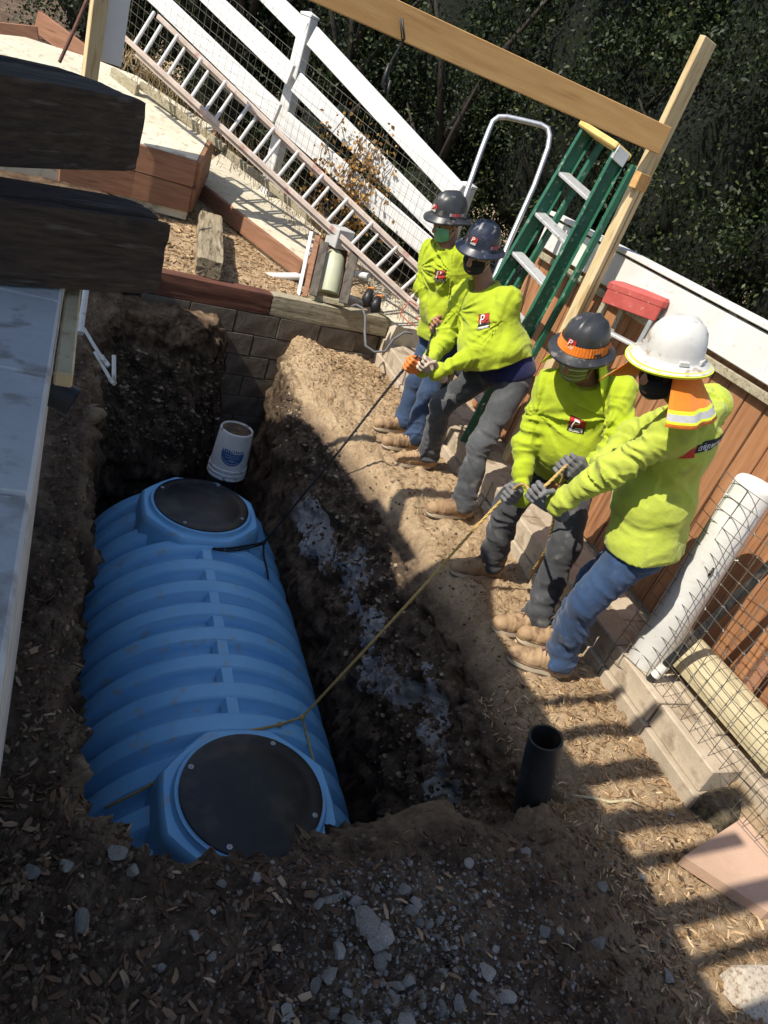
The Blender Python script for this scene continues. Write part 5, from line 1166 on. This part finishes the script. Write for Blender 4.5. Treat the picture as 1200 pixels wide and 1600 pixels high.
# ------------------------------------------------------------------ hedge trees behind the fences
def island_mat(name, stops, rough=.6, bump=0, trans=0.0, spec=.3):
    m = bpy.data.materials.new(name); m.use_nodes = True; N = m.node_tree.nodes; L = m.node_tree.links; b = N['Principled BSDF']; b.inputs['Roughness'].default_value = rough; b.inputs['Specular IOR Level'].default_value = spec
    g = N.new('ShaderNodeNewGeometry'); r = N.new('ShaderNodeValToRGB'); r.color_ramp.interpolation = 'LINEAR'; e = r.color_ramp.elements
    while len(e) < len(stops): e.new(.5)
    for i, (p, c) in enumerate(stops): e[i].position = p; e[i].color = (*c, 1)
    L.new(g.outputs['Random Per Island'], r.inputs[0]); col = r.outputs[0]
    if bump:
        n = N.new('ShaderNodeTexNoise'); n.inputs['Scale'].default_value = 60; tc = N.new('ShaderNodeTexCoord'); L.new(tc.outputs['Object'], n.inputs['Vector']); bp = N.new('ShaderNodeBump'); bp.inputs['Distance'].default_value = bump; L.new(n.outputs[0], bp.inputs['Height']); L.new(bp.outputs[0], b.inputs['Normal'])
    L.new(col, b.inputs['Base Color'])
    if trans:
        t = N.new('ShaderNodeBsdfTranslucent'); L.new(col, t.inputs[0]); mx = N.new('ShaderNodeMixShader'); mx.inputs[0].default_value = trans; L.new(b.outputs[0], mx.inputs[1]); L.new(t.outputs[0], mx.inputs[2]); L.new(mx.outputs[0], N['Material Output'].inputs[0])
    return m
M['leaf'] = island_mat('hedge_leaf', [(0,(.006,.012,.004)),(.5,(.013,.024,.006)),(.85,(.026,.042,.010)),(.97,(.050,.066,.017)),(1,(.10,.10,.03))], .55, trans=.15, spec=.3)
M['leaf_shade'] = mat('inner_leaf_shade', (.003,.005,.002), (.008,.012,.005), 14, .95, .05, 18)  # near-black so the crown's inner shade is in the colour
M['bark'] = mat('bark', (.02,.016,.012), (.05,.04,.03), 12, .9, .01, 30, stretch=(6,6,1))
M['leaf_dry'] = island_mat('dry_leaf', [(0,(.20,.10,.03)),(.5,(.38,.20,.05)),(1,(.50,.31,.10))], .7, trans=.2)
rs = np.random.RandomState(11)
def leaf_quads(P, size, rs, droop=.3, ratio=.5):
    """folded pointed leaves: 4 corners, one mesh island each"""
    n = len(P); a = rs.normal(size=(n,3)); a[:,2] -= droop; a /= np.linalg.norm(a, axis=1)[:,None]; b = np.cross(a, rs.normal(size=(n,3))); b /= np.linalg.norm(b, axis=1)[:,None]; c = np.cross(a, b)
    L_ = size*(.6+.8*rs.rand(n))[:,None]; w_ = L_*ratio*.5
    V = np.stack([P, P+a*L_*.45+b*w_+c*L_*.10, P+a*L_, P+a*L_*.45-b*w_+c*L_*.10], 1).reshape(-1,3); F = np.arange(4*n).reshape(n,4); return V, F
def hedge_tree(x, y, z0, rx, rz, n, label, name='hedge_tree', size=.05, m='leaf', group='dark hedge trees behind the fences', ncl=150):
    t = thing(name, label, 'tree', (x, y, z0), group)
    cz = z0 + rz*.98
    # cluster centres on and inside a lumpy ellipsoid, denser outside
    d = rs.normal(size=(ncl,3)); d /= np.linalg.norm(d, axis=1)[:,None]; lump = 1+.22*vn(d[:,0]*2.5+x, d[:,1]*2.5+y, d[:,2]*2.5)+.12*vn(d[:,0]*6, d[:,1]*6+x, d[:,2]*6)
    rr = (.62+.42*rs.rand(ncl)**.6)*lump; C = d*rr[:,None]*np.array([rx,rx,rz])+np.array([x,y,cz]); C[:,2] = np.maximum(C[:,2], z0+.1)
    k = rs.randint(0, ncl, n); sc = (.10+.16*rs.rand(ncl))*rx/1.4
    tw = rs.normal(size=(ncl,3)); tw[:,2] *= .6; tw /= np.linalg.norm(tw, axis=1)[:,None]      # each cluster strings along a twig
    P = C[k] + rs.normal(size=(n,3))*sc[k][:,None]*.75 + tw[k]*(rs.normal(size=n)*sc[k]*1.5)[:,None]
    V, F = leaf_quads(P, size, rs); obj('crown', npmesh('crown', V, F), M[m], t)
    # solid dark core; the shade between inner leaves is put into its colour
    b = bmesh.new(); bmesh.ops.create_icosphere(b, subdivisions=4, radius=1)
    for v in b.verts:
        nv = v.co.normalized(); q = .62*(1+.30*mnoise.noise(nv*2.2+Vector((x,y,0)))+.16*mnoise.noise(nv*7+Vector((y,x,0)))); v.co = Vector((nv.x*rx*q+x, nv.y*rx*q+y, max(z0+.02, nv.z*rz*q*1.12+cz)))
    me = bpy.data.meshes.new('crown_shade_core'); b.to_mesh(me); b.free(); obj('crown_shade_core', me, M['leaf_shade'], t, True)
    mb = MB(); mb.tube([(x, y, z0-.3), (x+.05, y, z0+.6), (x, y+.05, cz), (x+.1, y, cz+rz*.5)], [.14,.11,.08,.03], 10)
    for q in range(7):
        a = q*2.4+x; mb.tube([(x, y, z0+.5+.2*q), (x+rx*.45*math.cos(a), y+rx*.45*math.sin(a), z0+.9+.3*q), (x+rx*.9*math.cos(a), y+rx*.9*math.sin(a), z0+1.1+.38*q)], [.05,.03,.010], 7)
    mb.build('trunk', M['bark'], t, True); return t
HT = [(7.0,3.6,.3,1.5,2.8,40000,'dark hedge tree at the far right edge beyond the white top board'),(6.5,5.2,.3,1.5,2.8,46000,'dark hedge tree right of the tall upright post'),(6.0,6.8,.3,1.5,2.8,46000,'dark hedge tree directly behind the upright post and beam end'),(5.2,8.4,.3,1.5,2.7,44000,'dark hedge tree behind the green step ladder'),(4.2,9.9,.4,1.5,2.6,40000,'dark hedge tree behind the tube hoop'),
      (2.9,10.9,.6,1.45,2.1,32000,'green hedge tree behind the white rail fence, right of its tall post'),(1.5,11.5,.8,1.4,2.0,30000,'green hedge tree behind the tall white fence post'),(0.1,12.2,.9,1.4,1.9,20000,'green hedge tree at the top left behind the fence'),
      (8.6,6.6,.3,2.2,3.2,16000,'tall dark tree behind the hedge at the far right'),(7.2,10.0,.3,2.4,3.2,16000,'tall dark tree behind the hedge above the step ladder')]
for (x, y, z0, rx, rz, n, lb) in HT: hedge_tree(x, y, z0, rx, rz, n, lb)
# low brush right behind the rails
for (x, y, z0, rx, rz, n, lb) in ((3.6,8.6,.3,.75,.75,9000,'low leafy brush behind the ladder foot and rail fence'),(2.6,9.5,.7,.7,.7,9000,'low leafy brush behind the middle of the rail fence'),(1.5,10.2,1.0,.6,.5,6000,'low leafy brush behind the upper rail fence')):
    hedge_tree(x, y, z0, rx, rz, n, lb, 'brush', .04, 'leaf', 'brush along the rail fence', 60)
# dry vine on the rails
dv = thing('dry_vine', 'dry orange brown vine climbing the white rail fence', 'vine', at(520, 330, d=7.1)); P = []; mb = MB()
for k in range(16):
    px, py = 470+rnd.random()*105, 300+rnd.random()*95; pts = []
    for s_ in range(9): pts.append(at(px+rnd.uniform(-6,6), py, d=7.05+rnd.uniform(-.06,.06))); px += rnd.uniform(-7,12)+2; py -= rnd.uniform(8,24)
    mb.tube(pts, .004, 5)
    for p in pts:
        for q in range(5): P.append((p.x+rnd.gauss(0,.05), p.y+rnd.gauss(0,.04), p.z+rnd.gauss(0,.06)))
mb.build('stems', M['bark'], dv, True); V, F = leaf_quads(np.array(P), .045, rs, .6, .7); obj('leaves', npmesh('leaves', V, F), M['leaf_dry'], dv)
# dry grass along the fence foot
P = []
V = []; F = []
for k in range(1000):
    t = rnd.random(); p = at(190+470*t+rnd.uniform(-15,25), 75+430*t+rnd.uniform(-22,14), d=7.15+rnd.uniform(-.1,.5)); h = .05+.22*rnd.random()**1.5; dx, dy = rnd.gauss(0,.06), rnd.gauss(0,.06); i = len(V); p = p - Vector((0,0,.10))
    V += [(p.x-.003, p.y, p.z), (p.x+.003, p.y, p.z), (p.x+dx, p.y+dy, p.z+h)]; F.append((i, i+1, i+2))
M['straw'] = island_mat('straw', [(0,(.16,.10,.045)),(.5,(.34,.24,.11)),(1,(.52,.40,.22))], .85)
o = obj('dry_grass', npmesh('dry_grass', V, F), M['straw']); tag(o, 'dry grass and weeds at the foot of the white rail fence', 'grass', kind='stuff')

# ------------------------------------------------------------------ loose things on the ground
gbv = BVHTree.FromPolygons([tuple(v) for v in np.stack([PXg, PYg, PZg], -1).reshape(-1,3)], [tuple(q) for q in Q])
def drop(x, y, top=1.2):
    h = gbv.ray_cast(Vector((x, y, top)), Vector((0,0,-1))); return (h[0], h[1]) if h[0] is not None else (Vector((x, y, 0)), Vector((0,0,1)))
M['rock'] = rand_tint(mat('rock', (.22,.205,.185), (.39,.36,.32), 9, .9, .004, 40, c3=(.15,.13,.11), s3=14, f3=.3), .35)
M['rock_pale'] = mat('pale_boulder', (.40,.34,.27), (.56,.49,.40), 7, .9, .006, 30, c3=(.28,.21,.15), s3=9, f3=.35)
rmeshes = []
for k in range(7):
    b = bmesh.new(); bmesh.ops.create_icosphere(b, subdivisions=2, radius=1); so_ = Vector((k*5.1, k*2.3, k))
    pl = [(Vector((rnd.gauss(0,1), rnd.gauss(0,1), rnd.gauss(0,1))).normalized(), rnd.uniform(.40,.80)) for _ in range(11)]
    for v in b.verts:
        for nrm, dd in pl:
            e = v.co.dot(nrm)-dd
            if e > 0: v.co -= nrm*e
        v.co *= 1+.10*mnoise.noise(v.co*2.5+so_); v.co.z *= .72
    me = bpy.data.meshes.new('rock'); b.to_mesh(me); b.free(); me.materials.append(M['rock']); rmeshes.append(me)
def put_rock(x, y, s_, label, group=None, k=None, m=None, sink=.25, name='rock'):
    p, n = drop(x, y); me = rmeshes[k if k is not None else rnd.randrange(7)]
    if m: me = me.copy(); me.materials.clear(); me.materials.append(m)
    o = bpy.data.objects.new(name, me); link(o); o.scale = (s_*rnd.uniform(.8,1.25), s_*rnd.uniform(.8,1.15), s_*rnd.uniform(.75,1.1)); o.rotation_euler = (rnd.uniform(-.4,.4), rnd.uniform(-.4,.4), rnd.uniform(0,6.28)); o.location = p + Vector((0,0,s_*(.5-sink))); return tag(o, label, 'rock', group)
def gp(px, py, z=.03): q = at(px, py, z=z); return q.x, q.y
named = [((568,1452), .062, 'rounded grey rock, left of the largest touching pair in the near gravel'), ((590,1470), .060, 'blocky grey rock, right of the largest touching pair in the near gravel'), ((645,1420), .032, 'pale rock just above the largest pair of near rocks'), ((128,1443), .036, 'flat pale rock alone in the dark mulch at lower left'), ((205,1368), .030, 'small grey rock under the left corner of the pit rim'), ((180,1345), .032, 'pale knobbly rock right at the left corner of the pit rim'), ((50,1362), .030, 'smooth wedge shaped rock by the left edge of the picture'), ((102,1360), .028, 'grey rock beside the wedge shaped rock at left'), ((732,1352), .026, 'pale rock below the standing black pipe'), ((818,1338), .026, 'light grey stone right below the standing black pipe'), ((345,1385), .018, 'small stone near the rim below the near lid'), ((300,1468), .022, 'dark blue grey flat stone in the near mulch'), ((545,1550), .028, 'tan angular stone low in the middle'), ((640,1540), .026, 'white chip of rock near the bottom middle'), ((690,1575), .030, 'white edged rock at the very bottom'), ((930,1480), .034, 'brown angular rock near the shadow edge at the bottom'), ((1040,1530), .040, 'flat rock half in shade near the bottom right'), ((1000,1375), .022, 'small rock on the sunlit straw below the block wall'), ((1050,1272), .020, 'white rock by the end of the block wall'), ((960,1297), .016, 'tiny white stone on the sunlit straw'), ((845,1462), .026, 'pair edged rock right of the gravel patch'), ((870,1460), .020, 'small pale rock right of the gravel patch'), ((250,1510), .020, 'round stone in the mulch at lower left'), ((330,1500), .018, 'pale pebble near the flat blue stone'), ((740,1560), .028, 'pale rock in the gravel at the bottom, right of the middle')]
for (q, s_, lb) in named: put_rock(*gp(*q), s_, lb)
put_rock(*gp(1165, 1565, .0), .15, 'big pale boulder at the bottom right corner', None, 3, M['rock_pale'], .35, 'boulder')
for k in range(150):
    while True:
        px, py = rnd.gauss(640, 105), 1370+rnd.random()*270
        if px > 20 and px < 1000 and py < 1660: break
    x, y = gp(px, py)
    put_rock(x, y, .007+.028*rnd.random()**3, 'small grey stone in the patch of near gravel', 'stones scattered in the near gravel')
def scatter_mesh(name, pts, make, m, label, cat):
    V = []; F = []
    for (x, y) in pts:
        p, n = drop(x, y); make(V, F, p, n)
    mx = max(len(f) for f in F); o = obj(name, (lambda mb: (mb.add(V, F), mb.mesh(name))[1])(MB()), m); return tag(o, label, cat, kind='stuff')
def chip(lmin, lmax, wr_, th, lift_=.004, tilt=.5):
    def mk(V, F, p, n):
        L_ = rnd.uniform(lmin, lmax); w_ = L_*rnd.uniform(*wr_); t = th*rnd.uniform(.6,1.4); a = rnd.uniform(0, 6.28); u = Vector((math.cos(a), math.sin(a), rnd.uniform(-tilt,tilt))); u = (u - n*(u.dot(n)*.7)).normalized(); s_ = n.cross(u).normalized(); s_ = (s_ + n*rnd.uniform(-tilt,tilt)).normalized(); w2 = u.cross(s_); c = p + n*(lift_*rnd.random()+t*.5)
        i = len(V); e = rnd.uniform(.3,.9); bow = w2*L_*rnd.uniform(-.06,.12)
        for (su, ss, k) in ((-1,-1,e),(-1,1,e),(0,-1,1),(0,1,1),(1,-1,e*.8),(1,1,e*.8)):
            q = c + u*(su*L_/2) + s_*(ss*w_/2*k) + (bow if su == 0 else Vector()); V.append(tuple(q-w2*t/2)); V.append(tuple(q+w2*t/2))
        F.extend([(i,i+4,i+6,i+2),(i+4,i+8,i+10,i+6),(i+1,i+3,i+7,i+5),(i+5,i+7,i+11,i+9),(i,i+1,i+5,i+4),(i+4,i+5,i+9,i+8),(i+2,i+6,i+7,i+3),(i+6,i+10,i+11,i+7),(i,i+2,i+3,i+1),(i+8,i+9,i+11,i+10)])
    return mk
def pebble(smin, smax):
    def mk(V, F, p, n):
        s_ = smin+(smax-smin)*rnd.random()**2.2; i = len(V); a = rnd.uniform(0,6.28); ca, sa = math.cos(a), math.sin(a); ex, ey, ez = s_*rnd.uniform(.8,1.3), s_*rnd.uniform(.7,1), s_*rnd.uniform(.5,.9); c = p + n*ez*.3
        for (x, y, z) in ((1,0,-.2),(.5,.85,.1),(-.5,.8,-.2),(-1,0,.15),(-.45,-.85,-.1),(.55,-.8,.1),(.1,.1,1),(-.25,-.2,.85),(0,0,-.9)):
            x *= rnd.uniform(.8,1.15); y *= rnd.uniform(.8,1.15); V.append((c.x+(x*ca*ex-y*sa*ey), c.y+(x*sa*ex+y*ca*ey), c.z+z*ez))
        F.extend([(i,i+1,i+6),(i+1,i+2,i+6),(i+2,i+3,i+7,i+6),(i+3,i+4,i+7),(i+4,i+5,i+7),(i+5,i,i+6,i+7)]+[(i+(q+1) % 6, i+q, i+8) for q in range(6)])
    return mk
M['bark_chip'] = island_mat('bark_chips', [(0,(.035,.02,.013)),(.5,(.09,.05,.03)),(.85,(.18,.105,.06)),(.95,(.32,.21,.125)),(1,(.44,.31,.20))], .9)
M['straw_chip'] = island_mat('straw_chips', [(0,(.13,.075,.035)),(.4,(.26,.16,.08)),(.8,(.40,.27,.15)),(1,(.58,.43,.26))], .9)
M['clod'] = island_mat('clods', [(0,(.04,.027,.019)),(.5,(.10,.068,.047)),(1,(.21,.15,.105))], .95)
M['gravel'] = island_mat('gravel', [(0,(.07,.062,.055)),(.5,(.16,.145,.13)),(.85,(.27,.25,.22)),(1,(.40,.37,.33))], .9)
# near ground: gravel patch, bark and leaf litter, clods
pts = []
while len(pts) < 3400:
    px, py = rnd.gauss(660, 130), 1345+rnd.random()*320
    if 0 < px < 1100: pts.append(gp(px, py))
scatter_mesh('gravel', pts, pebble(.0025, .010), M['gravel'], 'patch of grey gravel on the near ground in shade', 'gravel')
pts = []
while len(pts) < 1700:
    r = rnd.random()
    if r < .45: px, py = rnd.uniform(-20,480), rnd.uniform(1180,1680)
    elif r < .85: px, py = rnd.uniform(380,1080), rnd.uniform(1290,1680)
    else: px, py = rnd.uniform(0,130), rnd.uniform(900,1400)
    if px > 700 and py < 1300: continue
    pts.append(gp(px, py))
scatter_mesh('bark_litter', pts, chip(.008, .050, (.18,.5), .0035, .006), M['bark_chip'], 'dark bark chips and leaf litter over the near shaded ground', 'mulch')
pts = [gp(rnd.uniform(-20,1050), rnd.uniform(1290,1680)) for _ in range(4800)] + [(rnd.uniform(.0,.2), rnd.uniform(1.6,5.3)) for _ in range(1400)] + [(rnd.uniform(1.95,2.35), rnd.uniform(1.8,5)) for _ in range(350)]
scatter_mesh('clods', pts, pebble(.003, .013), M['clod'], 'crumbled clods of dirt around the pit rim', 'dirt')
# clods and stones sticking out of the cut faces
def face_clods(name, rays, smin, smax, label):
    V = []; F = []; mk = pebble(smin, smax)
    for o_, d_ in rays:
        h = gbv.ray_cast(Vector(o_), Vector(d_), 3)
        if h[0] is not None and h[0].z < -.10: mk(V, F, h[0]-h[1]*.002, h[1])
    mb = MB(); mb.add(V, F); return tag(mb.build(name, M['cut_clod']), label, 'dirt', kind='stuff')
M['cut_clod'] = island_mat('cut_face_clods', [(0,(.03,.022,.016)),(.5,(.085,.06,.042)),(.85,(.18,.13,.085)),(1,(.34,.27,.20))], .95)
face_clods('bank_clods', [((1.3, rnd.uniform(1.6,5.6), .9), (rnd.uniform(.40,.62), rnd.uniform(-.15,.15), -rnd.uniform(.85,1.4))) for _ in range(3200)], .004, .024, 'clods and stones in the cut bank right of the tank')
face_clods('end_wall_clods', [((rnd.uniform(.25,1.4), 4.6, rnd.uniform(.1,.5)), (rnd.uniform(-.2,.2), 1, -rnd.uniform(.1,1.1))) for _ in range(2400)], .005, .028, 'clods and stones in the dirt wall at the far end')
face_clods('left_wall_clods', [((.5, rnd.uniform(1.7,5.5), .6), (-rnd.uniform(.35,.6), rnd.uniform(-.1,.1), -rnd.uniform(.6,1.2))) for _ in range(1400)], .004, .018, 'clods in the narrow bank left of the tank')
# pale straw on the sunlit strip and the chip mound
pts = []
while len(pts) < 7000:
    r = rnd.random()
    if r < .52: x, y = rnd.uniform(2.05,2.80), rnd.uniform(.55,2.2)
    elif r < .62: x, y = rnd.uniform(2.2,2.78), rnd.uniform(2.0,3.4)
    elif r < .88: x, y = rnd.gauss(2.25,.28), rnd.gauss(5.85,.35)
    else: x, y = rnd.uniform(2.2,2.78), rnd.uniform(3.4,6.2)
    if x > 2.78 or y > 6.3: continue
    pts.append((x, y))
scatter_mesh('straw_chips', pts, chip(.008, .042, (.07,.32), .0025, .006), M['straw_chip'], 'pale wood shavings and straw over the sunlit dirt', 'straw')
pts = []
while len(pts) < 2600: 
    x, y = rnd.uniform(.3,2.3), rnd.uniform(6.45,8.2); pts.append((x, y))
scatter_mesh('bank_chips', pts, chip(.015, .06, (.10,.4), .004, .008), M['straw_chip'], 'wood chips on the bank behind the back timbers', 'mulch')
# sticks
for k, (a, b, r_, lb) in enumerate((((620,1560),(700,1500),.006,'curved dark stick lying across the near gravel'), ((5,1290),(3,1430),.003,'thin pale root hanging at the left edge'), ((900,1235),(1010,1260),.007,'splintered pale stick on the straw by the block wall'), ((575,1190),(690,1262),.0025,'thin dark root poking from the bank into the pit'), ((395,1520),(430,1495),.005,'short bent twig in the lower left mulch'))):
    p, q = Vector((*gp(*a), 0)), Vector((*gp(*b), 0))
    if k == 3: p, q = at(*a, z=-.55), at(*b, z=-.35); pts_ = [p, p.lerp(q,.15)+Vector((0,0,.06)), p.lerp(q,.5)+Vector((-.02,0,.02)), q]
    else: pts_ = [drop(*p.lerp(q, t).xy)[0] + Vector((.006*math.sin(t*9), .006*math.cos(t*7), r_*1.2)) for t in (0,.25,.5,.75,1)]
    mb = MB(); mb.tube(pts_, [r_*.6]+[r_]*(len(pts_)-2)+[r_*.5], 7); tag(mb.build('stick', M['bark'] if k != 2 else M['straw_stick'] if 'straw_stick' in M else M['log'], None, True), lb, 'stick')
